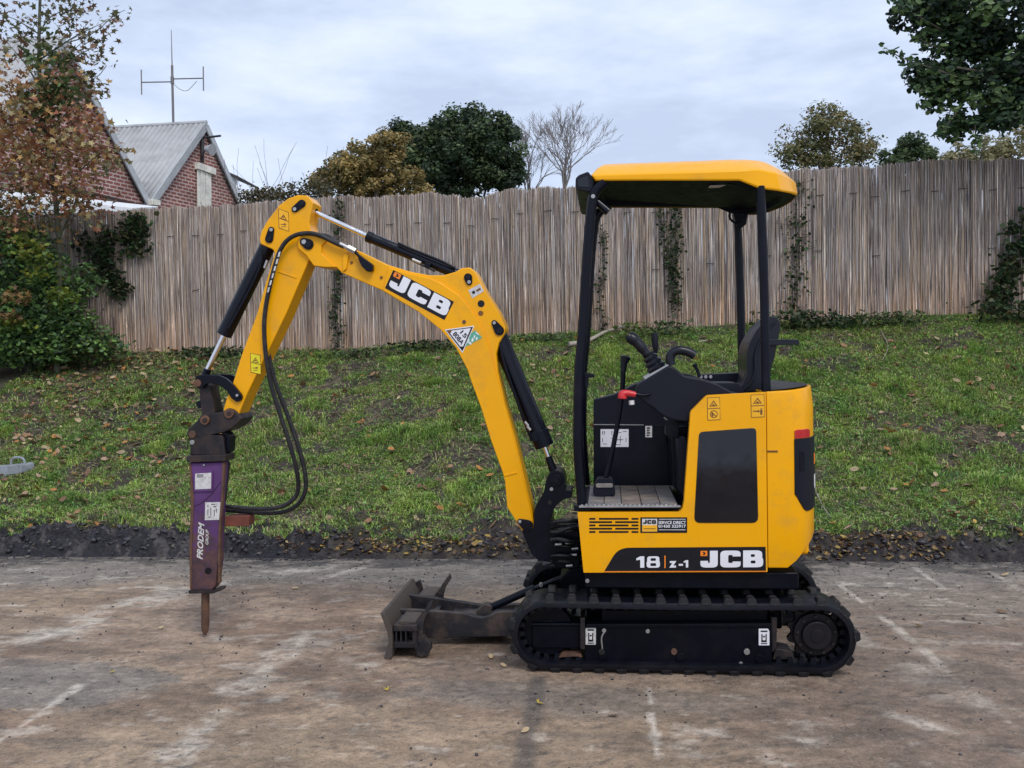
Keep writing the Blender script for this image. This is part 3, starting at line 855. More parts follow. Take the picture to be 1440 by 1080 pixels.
# ---- reed screen fence
def reed_mesh(s0, s1, name, parent, mt):
    rows = []
    for lay_, (off, sp) in enumerate(((0.0, 0.0125), (0.009, 0.0125), (0.018, 0.0115), (0.028, 0.0068))):
        n = int((s1 - s0) / sp)
        s = s0 + (np.arange(n) + RNG.uniform(-0.4, 0.4, n)) * sp
        rows.append((s, np.full(n, off)))
    s = np.concatenate([r[0] for r in rows]); off = np.concatenate([r[1] for r in rows]) + RNG.normal(0, 0.004, sum(len(r[0]) for r in rows))
    n = len(s)
    zb = base_z(s) - 0.10
    zt = top_z(s) + 0.03 * (fbm(s * 9, s * 0 + 1, 3, 201) - 0.5) * 2 + RNG.normal(0, 0.009, n)
    short = RNG.random(n)
    zt = np.where(short < 0.06, zt - RNG.uniform(0.02, 0.25, n), zt)
    rad = RNG.uniform(0.0038, 0.0066, n)
    rad = np.where(off > 0.023, 0.0075, rad)
    K, NS = 5, 10
    fr = np.linspace(0, 1, NS)
    sway = RNG.normal(0, 0.006, (n, 1)) * np.sin(fr * np.pi)[None] + RNG.normal(0, 0.009, (n, 1)) * (fr[None] - 0.5) + RNG.normal(0, 0.0018, (n, NS))
    S_ = s[:, None] + sway
    O_ = off[:, None] + RNG.normal(0, 0.003, (n, NS))
    Zc = zb[:, None] + (zt - zb)[:, None] * fr[None]
    cx = FA.x + S_ * fdir.x - O_ * fnrm.x
    cy = FA.y + S_ * fdir.y - O_ * fnrm.y
    an = np.arange(K) * 2 * np.pi / K
    V = np.empty((n, NS, K, 3), dtype=np.float32)
    taper = np.linspace(1.08, 0.8, NS)
    rr = rad[:, None, None] * taper[None, :, None]
    V[..., 0] = cx[..., None] + rr * np.cos(an) * fdir.x + rr * np.sin(an) * fnrm.x
    V[..., 1] = cy[..., None] + rr * np.cos(an) * fdir.y + rr * np.sin(an) * fnrm.y
    V[..., 2] = Zc[..., None]
    idx = np.arange(n * NS * K).reshape(n, NS, K)
    F = np.stack([idx[:, :-1], np.roll(idx[:, :-1], -1, 2), np.roll(idx[:, 1:], -1, 2), idx[:, 1:]], -1).reshape(-1, 4)
    pal = np.array([(0.41, 0.36, 0.335), (0.33, 0.285, 0.265), (0.255, 0.215, 0.20), (0.50, 0.455, 0.425), (0.37, 0.30, 0.255), (0.31, 0.29, 0.295), (0.165, 0.137, 0.13), (0.42, 0.33, 0.245)])
    pi = np.clip((fbm(s * 2.1, s * 0, 3, 211) - 0.3) * 2.2, 0, 1)
    k1 = RNG.integers(0, 8, n)
    pal = pal * np.array([1.10, 1.06, 1.02])
    c0 = pal[k1] * RNG.uniform(0.80, 1.17, n)[:, None]
    c0 = c0 * (0.92 + 0.16 * fbm(s * 1.1, s * 0 + 5, 3, 215))[:, None]
    c = np.repeat(c0[:, None], NS, 1)
    rel = fr[None] * np.ones((n, 1))
    warm = np.array([1.15, 0.97, 0.82])
    wf = (1 - sstep(0.05, 0.42, rel + 0.25 * (fbm(s * 1.7, s * 0 + 2, 3, 217)[:, None] - 0.5))) * 0.9
    c = c * (1 - wf[..., None]) + c * warm * wf[..., None]
    # sun-bleached patches
    c = c * RNG.uniform(0.74, 1.22, (n, NS))[..., None]
    k2 = RNG.random((n, NS)) < 0.22
    c = np.where(k2[..., None], pal[RNG.integers(0, 8, (n, NS))], c)
    pf = RNG.random((n, NS)) < 0.07
    c = np.where(pf[..., None], c * 1.6 + 0.05, c)
    patch = sstep(0.60, 0.72, fbm(s[:, None] * 1.3 + 0 * fr[None], rel * 5 + 3, 3, 223))
    c = c * (1 - 0.15 * patch[..., None]) 
    col = np.repeat(c[:, :, None], K, 2).reshape(-1, 3)
    o = np_mesh(name, V.reshape(-1, 3), F, mt, parent, col, True)
    o['kind'] = 'stuff'
    return o
def fence():
    loc = FA + fdir * 6 + Vector((0, 0, float(base_z(np.array([6.0]))[0]) - FA.z))
    f = thing('reed_fence', 'weathered grey-brown reed screen fence along the top of the bank', 'fence', loc)
    m, nt, bs = newmat('dry_reed')
    at = nt.nodes.new('ShaderNodeAttribute'); at.attribute_name = 'tint'
    n_ = noise(nt, 30, 5, 0.7, stretch=(8, 8, 0.35))
    ff = ramp(nt, n_.outputs['Fac'], 0.3, (0.62,) * 3, 0.7, (1.35,) * 3).outputs['Color']
    nt.links.new(mix(nt, 1.0, at.outputs['Color'], ff, 'MULTIPLY'), bs.inputs['Base Color'])
    bs.inputs['Roughness'].default_value = 0.75
    bs.inputs['Specular IOR Level'].default_value = 0.25
    edges = [-2.6, 3.6, 7.6, 11.6, 17.0]
    for a, b in zip(edges, edges[1:]):
        reed_mesh(a, b, 'reed_panel', f, m)
    wood = mat('fence_wood', (0.12, 0.095, 0.075), 0.8, var=0.3)
    for s in np.arange(-0.2, 17, 1.9):
        p = FA + fdir * float(s) - fnrm * 0.10
        zb, zt = float(base_z(np.array([s]))[0]), float(top_z(np.array([s]))[0])
        bm = bmesh.new()
        add_tube(bm, [(p.x, p.y, zb - 0.3), (p.x, p.y, zt - 0.12)], 0.045, 8)
        fin('post', bm, wood, f)
    # wire ties
    wire = mat('tie_wire', (0.025, 0.02, 0.02), 0.6, var=0.2)
    me = None
    for row, h in ((0, 0.335), (1, 1.02)):
        for s in np.arange(0.2, 16.5, 0.325 if row == 0 else 0.65):
            s = float(s + RNG.normal(0, 0.02))
            if row and RNG.random() < 0.4: continue
            if me is None:
                bm = bmesh.new()
                add_tube(bm, [fdir * -0.045 + Vector((0, 0, -0.004)), fdir * -0.03 + fnrm * 0.004, fdir * 0.03 + fnrm * 0.004, fdir * 0.045 + Vector((0, 0, 0.006))], 0.0042, 5)
                o = fin('wire_tie', bm, wire, f)
                me = o.data
            else:
                o = link('wire_tie', me, None, f)
            p = FA + fdir * s + fnrm * 0.012
            o.location = (p.x, p.y, float(top_z(np.array([s]))[0]) - h + 0.03 * math.sin(s * 2.1) + RNG.normal(0, 0.012))
            if RNG.random() < 0.3:
                o.rotation_euler = (0, RNG.normal(0, 0.15), 0)
fence()
# ================================================================== MINI EXCAVATOR
EX = thing('mini_excavator', 'yellow and black tracked mini excavator with canopy and purple hydraulic breaker on its arm', 'excavator', (0.32, 0.49, 0))
YC = 0.49
# ---- tracks
TF, TR, TZ_, RB = -0.298, 0.914, 0.172, 0.140
def stadium(r, n=22):
    pts = []
    L = TR - TF
    for k in range(n + 1):
        pts.append((TR + r * math.sin(math.pi * k / n), TZ_ + r * math.cos(math.pi * k / n)))
    for k in range(1, 16):
        pts.append((TR - L * k / 16, TZ_ - r))
    for k in range(n + 1):
        pts.append((TF - r * math.sin(math.pi * k / n), TZ_ - r * math.cos(math.pi * k / n)))
    for k in range(1, 16):
        pts.append((TF + L * k / 16, TZ_ + r - 0.006 * math.sin(math.pi * k / 16)))
    return pts
PER = 2 * (TR - TF) + 2 * math.pi * RB
def on_track(d, r=RB):
    """point and outward normal d metres along the belt's mid line"""
    d = d % PER
    L, A = TR - TF, math.pi * RB
    if d < L: return (TF + d, TZ_ + r), (0, 1)
    d -= L
    if d < A:
        a = d / RB; return (TR + r * math.sin(a), TZ_ + r * math.cos(a)), (math.sin(a), math.cos(a))
    d -= A
    if d < L: return (TR - d, TZ_ - r), (0, -1)
    a = (d - L) / RB
    return (TF - r * math.sin(a), TZ_ - r * math.cos(a)), (-math.sin(a), -math.cos(a))
def lug_mesh():
    bm = bmesh.new()
    lo = [(-.026, -.005), (.026, -.005), (.022, .080), (-.022, .080)]
    hi = [(-.019, .002), (.019, .002), (.012, .070), (-.012, .070)]
    a = [bm.verts.new((x, y, -.004)) for x, y in lo]
    b = [bm.verts.new((x, y, .024)) for x, y in hi]
    for k in range(4):
        bm.faces.new((a[k], a[(k + 1) % 4], b[(k + 1) % 4], b[k]))
    bm.faces.new(a); bm.faces.new(b)
    bmesh.ops.recalc_face_normals(bm, faces=bm.faces)
    bmesh.ops.bevel(bm, geom=[e for e in bm.edges if e.verts[0].co.z > 0.01 or e.verts[1].co.z > 0.01], offset=0.004, segments=1, affect='EDGES')
    me = bpy.data.meshes.new('lug')
    bm.to_mesh(me); bm.free()
    me.materials.append(lugmat)
    return me
LUG = lug_mesh()
def track(Y0, sgn):
    """sgn +1: the outer side faces the camera"""
    sec = [(0.0, -.010), (0.0, .008), (.004, .018), (.012, .021), (.218, .021), (.226, .018), (.23, .008), (.23, -.010), (.222, -.013), (.16, -.012), (.07, -.012), (.008, -.013)]
    mid = stadium(RB)
    n = len(mid)
    bm = bmesh.new()
    rings = []
    for i, (x, z) in enumerate(mid):
        a, b = mid[i - 1], mid[(i + 1) % n]
        t = Vector((b[0] - a[0], 0, b[1] - a[1])).normalized()
        nn = Vector((-t.z, 0, t.x))
        rings.append([bm.verts.new(Vector((x, Y0 + w, z)) + nn * h) for w, h in sec])
    for i in range(n):
        for k in range(len(sec)):
            bm.faces.new((rings[i][k], rings[i][(k + 1) % len(sec)], rings[(i + 1) % n][(k + 1) % len(sec)], rings[(i + 1) % n][k]))
    tr = fin('rubber_track', bm, rubber, EX, ang=40)
    N = 33
    for k in range(N):
        for side in (0, 1):
            d = k * PER / N + 0.02
            (x, z), nn = on_track(d, RB + 0.013)
            ang = math.atan2(nn[0], nn[1])
            o = link('lug', LUG, None, tr)
            m = Matrix.Rotation(ang, 4, 'Y')
            if side == 0:
                o.matrix_basis = Matrix.Translation((x, Y0 + 0.001, z)) @ m
            else:
                o.matrix_basis = Matrix.Translation((x, Y0 + 0.229, z)) @ m @ Matrix.Rotation(math.pi, 4, 'Z')
    # drive lugs along the inside
    bm = bmesh.new()
    M_ = 66
    for k in range(M_):
        (x, z), nn = on_track((k + .3) * PER / M_, RB - 0.020)
        ang = math.atan2(nn[0], nn[1])
        mm = Matrix.Translation((x, 0, z)) @ Matrix.Rotation(ang, 4, 'Y')
        for y in (Y0 + 0.06, Y0 + 0.15):
            vs = [bm.verts.new(mm @ Vector((sx * w, 0, h)) + Vector((0, y + yy, 0))) for sx in (-1, 1) for yy in (0, .02) for w, h in ((.014, .010), (.009, -.016))]
            for q in ((0, 1, 3, 2), (4, 6, 7, 5), (0, 4, 5, 1), (2, 3, 7, 6), (1, 5, 7, 3)):
                bm.faces.new([vs[i] for i in q])
    tag(fin('drive_lugs', bm, rubber, tr, smooth=False), kind='stuff')
    # running gear
    ys = (lambda a: Y0 + a) if sgn > 0 else (lambda a: Y0 + 0.23 - a)
    def cyl(name, x, z, r, a, b, m, par, n=28, bev=.004):
        bm = bmesh.new()
        add_tube(bm, [(x, ys(a), z), (x, ys(b), z)], r, n)
        return fin(name, bm, m, par, bev, ang=50)
    idl = cyl('idler', TF + .002, TZ_, .118, .085, .145, frameblack, tr)
    cyl('hub', TF + .002, TZ_, .05, .08, .15, frameblack, idl)
    spk = bmesh.new()
    pts = []
    for k in range(22):
        a = 2 * math.pi * k / 22
        r = .124 if k % 2 == 0 else .104
        for da in (-.07, .07):
            pts.append((TR + r * math.cos(a + da), TZ_ + r * math.sin(a + da)))
    vs = [spk.verts.new((x, ys(.095), z)) for x, z in pts]
    f = spk.faces.new(vs)
    r_ = bmesh.ops.extrude_face_region(spk, geom=[f])
    for v in r_['geom']:
        if isinstance(v, bmesh.types.BMVert): v.co.y = ys(.125)
    sprocketmat = mat('sprocket_iron', (0.006, 0.005, 0.007), .5, var=.3, spec=.3, dirt=(0.03, 0.018, 0.015), dirt_amt=.5)
    sp = fin('sprocket', spk, sprocketmat, tr, .003)
    hubm = sprocketmat
    cyl('hub', TR, TZ_, .098, .066, .094, hubm, sp, 36, .006)
    cyl('hub_cap', TR, TZ_, .066, .04, .066, hubm, sp, 32, .008)
    cyl('cap_ring', TR, TZ_, .030, .036, .041, hubm, sp, 20, .002)
    bme = None
    for k in range(9):
        a = 2 * math.pi * k / 9 + .2
        if bme is None:
            bm = bmesh.new(); add_tube(bm, [(0, 0, 0), (0, sgn * .008, 0)], .0075, 6)
            o = fin('bolt', bm, browniron, sp); bme = o.data
        else:
            o = link('bolt', bme, None, sp)
        o.location = (TR + .083 * math.cos(a), ys(.058) , TZ_ + .083 * math.sin(a))
    for x in (-.04, .31, .66):
        rl = cyl('track_roller', x, .066, .048, .05, .18, frameblack, tr)
        cyl('hub', x, .066, .02, .04, .052, frameblack, rl, 16, .002)
    cyl('carrier_roller', .30, .285, .035, .06, .17, frameblack, tr)
    return tr, ys
tr1, _ = track(0.0, 1)
tr2, _ = track(0.752, -1)
def track_frame(near):
    def q(name, pts, a, b, m, par, bev=.004):
        o = prof(name, pts, a, b, m, par, bev)
        return o
    if near:
        f = q('track_frame', rnd([(822, 881), (1086, 880), (1086, 936), (822, 936)], 3, 2), .048, .21, frameblack, EX, .006)
        q('top_flange', [(824, 878), (1086, 877), (1086, 882), (824, 883)], .040, .2, frameblack, f, .002)
        q('tension_cover', rnd([(748, 877), (817, 877), (817, 912), (748, 912)], 4, 2), .072, .18, frameblack, f, .006)
        tube('tension_tube', [W(748, 878, .075), W(816, 878, .075)], .009, frameblack, f)
        q('stop_plate', [(816, 869), (822.5, 869), (822.5, 913), (816, 913)], .034, .2, browniron, f, .002)
        q('motor_post', [(1085, 868), (1093, 868), (1092, 912), (1086, 918)], .05, .2, browniron, f, .003)
        q('motor_guard', rnd([(1091, 912), (1114, 916), (1117, 927), (1086, 928)], 2, 2), .07, .18, browniron, f, .003)
        q('scraper', rnd([(785, 925), (791, 919), (817, 919), (819, 925), (812, 923), (795, 924)], 1, 1), .055, .12, rust, f, .001)
        q('upper_beam', [(846, 858), (1080, 858), (1080, 878), (846, 878)], .10, .2, frameblack, f)
        for x, y in ((849.5, 887), (911, 888), (925, 935), (1042, 934)):
            disc('bolt', x, y, .039, 3.0, .012, steel, f, .001, 10)
        for x, m in ((846, browniron), (948, rust), (1050.5, steel)):
            disc('roller_bolt', x, 917, .036, 4.4, .014, m, f, .002, 12)
        tube('weld_bracket', spline([W(851, 887, .042), W(846, 897, .042), W(847, 912, .042)], 4), .004, steel, f, 8)
        s = sticker('tie_down_sticker', [(823.5, 883), (838, 883), (838, 906.5), (823.5, 906.5)], .0465, label_w, f)
        hook_marks(s, 823.5, 883, 14.5, 23.5, .0455)
        s = sticker('tie_down_sticker', [(1067, 884), (1080, 884), (1082, 888), (1082, 907.5), (1067, 907.5)], .0465, white, f)
        hook_marks(s, 1067, 885, 15, 22, .0455)
    else:
        prof('track_frame', [(748, 868), (1080, 868), (1080, 930), (748, 930)], .78, .94, frameblack, EX, .006)
def hook_marks(par, x, y, w, h, Y):
    """lifting hook pictogram: a frame, a hook and two bars"""
    L = [[(x + .18 * w, y + .08 * h), (x + .82 * w, y + .08 * h), (x + .82 * w, y + .17 * h), (x + .18 * w, y + .17 * h)]]
    L.append([(x + .25 * w, y + .3 * h), (x + .36 * w, y + .3 * h), (x + .36 * w, y + .7 * h), (x + .64 * w, y + .7 * h), (x + .64 * w, y + .3 * h), (x + .75 * w, y + .3 * h), (x + .75 * w, y + .82 * h), (x + .25 * w, y + .82 * h)])
    L.append(circ(x + .5 * w, y + .46 * h, .09 * w, 10))
    L.append([(x + .2 * w, y + .88 * h), (x + .8 * w, y + .88 * h), (x + .8 * w, y + .94 * h), (x + .2 * w, y + .94 * h)])
    for lp in L:
        flat('print_mark', lp, Y, label_k, par)
def flat(name, pts, Y, m, par):
    bm = bmesh.new()
    bm.faces.new([bm.verts.new(W(a, b, Y)) for a, b in pts])
    return fin(name, bm, m, par, smooth=False)
track_frame(True); track_frame(False)
# ---- chassis between the tracks
ch = box('chassis', (-.12, .24, .14), (.80, .745, .40), frameblack, EX, .012)
box('cross_beam', (.0, .18, .18), (.16, .80, .30), frameblack, ch, .01)
box('cross_beam', (.52, .18, .18), (.68, .80, .30), frameblack, ch, .01)
bm = bmesh.new(); add_tube(bm, [(.34, YC, .38), (.34, YC, .50)], .30, 40)
fin('slew_ring', bm, frameblack, EX, .006, ang=50)
# ---- dozer blade
BL = prof('dozer_blade', [(534.5, 862.5), (538, 872), (543.7, 887), (546.7, 902), (543, 915), (540, 925), (543, 930.5), (548, 928), (551.5, 924), (552, 905), (550.5, 880), (544, 868), (539.5, 862)], .15, .83, bladeface, EX, .003)
def end_box(Y0, Y1, rib):
    g = prof('gusset_box', [(553, 879), (586, 879), (588, 884), (588, 888), (553, 888)], Y0, Y1, bladeiron, BL, .003)
    prof('gusset_foot', [(554, 903), (587, 903), (588, 911), (554, 911)], Y0, Y1, bladeiron, BL, .002)
    prof('gusset_back', [(557, 886), (588, 886), (588, 905), (557, 905)], Y0 + .06, Y1, bladeiron, BL, .002)
    for x in (556, 562.5, 569.5, 580):
        prof('gusset_rib', [(x, 887), (x + (2.2 if x < 575 else 6), 887), (x + (2.2 if x < 575 else 6), 904), (x, 904)], Y0 + .004, Y0 + .10, bladeiron, BL, .001)
    prof('top_plate', [(561, 873), (584, 874), (585, 877), (560, 878)], Y0 + .02, Y1, bladeface, BL, .002)
end_box(.158, .34, True)
prof('rib_plate', [(603, 849), (607, 846), (608, 851), (603, 860), (598, 868), (595, 880), (594, 893), (600, 900), (606, 905), (606.5, 913), (601, 922), (593, 925), (586, 921), (583, 911), (585, 900), (583, 882), (590, 872), (596, 860)], .172, .207, bladeiron, BL, .003)
# far end of the blade: the same pieces mirrored
def far_plate(name, pts, Y0, Y1, m):
    o = prof(name, pts, .162, .182, m, BL, .003)
    co = o.data
    for v in co.vertices:
        v.co.y = Y0 + ((v.co.y - .162) / .02) * (Y1 - Y0)
    return o
far_plate('gusset_box', [(553, 879), (586, 879), (588, 888), (553, 888)], .64, .818, bladeiron)
far_plate('top_plate', [(561, 873), (584, 874), (585, 877), (560, 878)], .64, .81, bladeface)
far_plate('gusset_foot', [(554, 903), (587, 903), (588, 911), (554, 911)], .64, .818, bladeiron)
far_plate('rib_plate', [(600, 852), (605, 846), (607, 853), (598, 868), (595, 880), (594, 893), (600, 900), (603, 913), (590, 922), (583, 911), (583, 882), (592, 864)], .695, .73, bladeiron)
far_plate('end_plate', [(545, 866), (552, 862), (559, 884), (559, 915), (548, 915), (550, 890)], .80, .826, bladeiron)
arm_t = [(560, 857), (607, 859.5), (650, 862.5), (660, 864.5), (667, 867.5), (679, 869), (690, 866), (697, 862), (705, 860.5), (760, 860), (800, 862), (800, 900), (709, 895), (602, 898), (590, 902), (566, 902)]
prof('blade_arm', arm_t, .36, .395, bladeiron, BL, .004)
arm_f = [(572, 836), (610, 841), (650, 847), (677, 851), (720, 850), (770, 850), (770, 880), (709, 880), (602, 880), (572, 880)]
prof('blade_arm', arm_f, .60, .635, bladeiron, BL, .004)
p0, p1 = W(630, 872, .39), W(720, 884, .39)
box('arm_plate', (p0.x, .397, p0.z - .02), (p1.x, .598, p0.z + .004), bladeiron, BL, .003)
p2 = W(604, 890, .39)
box('arm_plate', (p2.x, .397, p2.z), (p2.x + .03, .598, p0.z + .02), bladeiron, BL, .003)
bc = tube('blade_cylinder', [W(684, 858, .48), W(690, 854.5, .48), W(752, 827, .48)], [.012, .020, .020], black, EX, 16)
tube('cylinder_rod', [W(748, 829, .48), W(800, 808, .48)], .012, blackgloss, bc)
disc('rod_pin', 760.5, 823, .46, 3, .02, steel, bc, .001, 12)
prof('cylinder_eye', rnd([(668, 861), (682, 850), (693, 853), (690, 864), (676, 868)], 3, 3), .45, .51, bladeiron, bc, .004)
prof('cylinder_bracket', rnd([(785, 815), (803, 799), (822, 797), (835, 812), (835, 840), (800, 840)], 5, 3), .38, .60, frameblack, EX, .006)

# ---- upper body
YB = 0.02
def panel():
    side = [(812, 720), (955, 719.5), (960, 715), (962, 705), (971, 579), (994, 556), (1077, 551.5), (1079.5, 804.5), (820.5, 805.5)]
    sp = prof('side_panel', rnd(side, [2, 2, 3, 0, 3, 3, 1, 1, 1], 3), YB, YB + .045, yellow, EX, .005, seg=3)
    # intake slots (black strips on the panel face, their inner shade put in as colour)
    xs = [(828.5, 837.5), (842, 884), (888, 898)]
    xs2 = [(828.5, 861), (865, 898)]
    for r in range(5):
        y = 729.6 + r * 4.62
        for a, b in (xs if r % 2 == 0 else xs2):
            prof('vent_slot', rnd([(a, y - 1.25), (b, y - 1.25), (b, y + 1.25), (a, y + 1.25)], 1, 2), YB - .0012, YB + .01, label_k, sp, 0)
    # smoked window
    wpts = rnd([(983, 607.5), (1063.5, 601.5), (1066.5, 735.5), (976, 735.5)], [6, 6, 9, 9], 4)
    w = prof('smoked_window', wpts, YB - .003, YB + .02, glassdark, sp, .002)
    return sp
sp = panel()
# model band with lettering
band = prof('model_band', rnd([(850, 803), (866, 776), (878, 770.3), (1076.5, 769), (1077, 802.5)], [0, 10, 8, 0, 0], 4), YB - .0016, YB + .004, label_k, sp, 0)
sticker('band_line', [(849, 803.4), (1077.3, 802.9), (1077.3, 804.1), (849, 804.6)], YB - .0016, label_o, sp, 0)
sticker('band_line', [(1077.2, 770), (1078.6, 770), (1078.9, 804), (1077.5, 804)], YB - .0016, label_y, sp, 0)
YT = YB - .0026
ONE = [[(0, .66), (0, .82), (.5, 1), (1, 1), (1, 0), (.5, 0), (.5, .70)]]
EIGHT = [rnd([(.04, 1), (.96, 1), (.96, .52), (1, .5), (1, 0), (0, 0), (0, .5), (.04, .52)], [.22, .22, .06, .06, .24, .24, .06, .06]), rnd([(.30, .84), (.70, .84), (.70, .60), (.30, .60)], .08), rnd([(.28, .40), (.72, .40), (.72, .15), (.28, .15)], .08)]
lay('model_number', filled(ONE), (894.8, 798.4), (906, 798.3), (894.8, 782.4), YT, white, band, (0, 0, 1, 1))
lay('model_number', filled(EIGHT), (909.3, 798.4), (928, 798.3), (909.3, 782.4), YT, white, band, (0, 0, 1, 1))
sticker('divider', [(934.3, 781.5), (936, 781.5), (936, 798.8), (934.3, 798.8)], YT, label_o, band, 0)
text('model_number', 'z', (941.2, 798.2), (951.2, 798.1), (941.2, 789), YT, white, band, bold=.04)
sticker('dash', [(954.5, 793), (960.5, 793), (960.5, 795.6), (954.5, 795.6)], YT, white, band, 0)
lay('model_number', filled(ONE), (961.3, 798.1), (967.8, 798), (961.3, 787.8), YT, white, band, (0, 0, 1, 1))
jcb((985, 798.2), (1073.2, 797.6), (985, 774.6), YT, band)
# service sticker
ss = sticker('service_sticker', [(900.5, 727.5), (966.3, 727.5), (966.3, 749.3), (900.5, 749.3)], YB - .0016, label_k, sp, .4)
sticker('sticker_field', [(903, 729.6), (924.2, 729.6), (924.2, 747.6), (903, 747.6)], YT, label_w, ss, 0)
sticker('sticker_field', [(903.2, 738.5), (924, 738.5), (924, 747.4), (903.2, 747.4)], YT - .0008, label_y, ss, 0)
jcb((904.5, 736.7), (922.7, 736.7), (904.5, 731.2), YT - .0008, ss, label_k, False)
sticker('print_line', [(905, 743), (922, 743), (922, 744), (905, 744)], YT - .0014, brownprint, ss, 0)
text('print', 'SERVICE DIRECT', (926, 737), (964.5, 737), (926, 732.6), YT, white, ss, .02)
text('print', '01430 325917', (926, 742.2), (964.5, 742.2), (926, 737.9), YT, white, ss, .02)
for y in (729.8, 744.6):
    sticker('print_line', [(926.5, y), (964, y), (964, y + .9), (926.5, y + .9)], YT, label_w, ss, 0)
# warning labels
def warn(x0, y0, w, h, second, Y, par, sk=0.0, ylw=label_y):
    s = sticker('warning_label', [(x0 - .8, y0 - .8), (x0 + w + .8, y0 - .8 - sk), (x0 + w + 1.6, y0 + h + .8 - sk), (x0, y0 + h + .8)], Y - .0012, brownprint, par, .5)
    sticker('label_field', [(x0, y0), (x0 + w, y0 - sk), (x0 + w + .8, y0 + h * .47 - sk), (x0 + .4, y0 + h * .47)], Y - .002, ylw, s, .3)
    sticker('label_field', [(x0 + .4, y0 + h * .51), (x0 + w + .8, y0 + h * .51 - sk), (x0 + w + .8, y0 + h - sk), (x0 + .8, y0 + h)], Y - .002, ylw, s, .3)
    cx, cy = x0 + w / 2 + .2, y0 + h * .27 - sk / 2
    lay('print_mark', filled([[(0, 0), (1, 0), (.5, 1)], [(.18, .11), (.82, .11), (.5, .76)]]), (cx - w * .36, cy + h * .13), (cx + w * .36, cy + h * .13 - sk * .6), (cx - w * .36, cy - h * .15), Y - .0027, brownprint, s)
    lay('print_mark', filled([[(0, 0), (.9, 0), (1, .3), (.6, .4), (.7, 1), (.4, .5), (.2, .6)]]), (cx - w * .12, cy + h * .09), (cx + w * .12, cy + h * .09), (cx - w * .12, cy - h * .03), Y - .0027, brownprint, s)
    cy = y0 + h * .75 - sk / 2; cx += .4
    if second == 'ban':
        lay('print_mark', filled([circ(.5, .5, .5, 20), circ(.5, .5, .40, 20)]), (cx - w * .33, cy + w * .33), (cx + w * .33, cy + w * .33), (cx - w * .33, cy - w * .33), Y - .0027, brownprint, s)
        lay('print_mark', filled([[(.12, .8), (.2, .88), (.88, .2), (.8, .12)]]), (cx - w * .33, cy + w * .33), (cx + w * .33, cy + w * .33), (cx - w * .33, cy - w * .33), Y - .0027, brownprint, s, (0, 0, 1, 1))
        lay('print_mark', filled([[(.25, .2), (.45, .2), (.4, .6), (.25, .75), (.18, .5)]]), (cx - w * .33, cy + w * .33), (cx + w * .33, cy + w * .33), (cx - w * .33, cy - w * .33), Y - .0032, brownprint, s, (0, 0, 1, 1))
    elif second == 'man':
        lay('print_mark', filled([[(.0, .45), (.5, .45), (.5, .3), (.72, .52), (.5, .74), (.5, .6), (0, .6)], circ(.85, .86, .09, 10), [(.75, 0), (.95, 0), (.97, .72), (.73, .72)]]), (cx - w * .38, cy + h * .16), (cx + w * .4, cy + h * .16), (cx - w * .38, cy - h * .16), Y - .0027, brownprint, s, (0, 0, 1, 1))
    else:
        lay('print_mark', filled([[(.0, .5), (.5, .5), (.5, .35), (1, .6), (.5, .85), (.5, .65), (0, .65)], [(.1, .0), (.9, .1), (.9, .22), (.1, .12)]]), (cx - w * .33, cy + h * .13), (cx + w * .33, cy + h * .13), (cx - w * .33, cy - h * .13), Y - .0027, brownprint, s, (0, 0, 1, 1))
warn(995, 560, 16.5, 30.5, 'ban', YB, sp, .9)
warn(1056.3, 556, 17.5, 30.5, 'man', YB, sp, .8)
# far panel, engine bay and floor pan
XS = W(1078, 700, YB).x
z_b = W(1000, 805, YB).z
xa = W(812, 740, YB).x
prof('far_panel', [(812, 722), (955, 722), (962, 705), (971, 579), (994, 556), (1077, 552), (1079, 804), (820, 805)], .905, .945, yellow, EX, .005).data.transform(Matrix.Identity(4))
box('floor_frame', (xa + .025, .07, z_b + .02), (XS - .01, .90, W(880, 719, YB).z - .004), black, EX, .006)
prof('engine_bay', [(964, 705), (973, 582), (996, 560), (1076, 556), (1077, 720), (963, 720)], .068, .90, black, EX, .004)
box('belly_plate', (xa + .03, .05, z_b - .085), (W(1120, 800, .1).x, .92, z_b - .004), frameblack, EX, .01)
disc('bolt', 826, 817, .045, 3.0, .012, steel, EX, .001, 10)
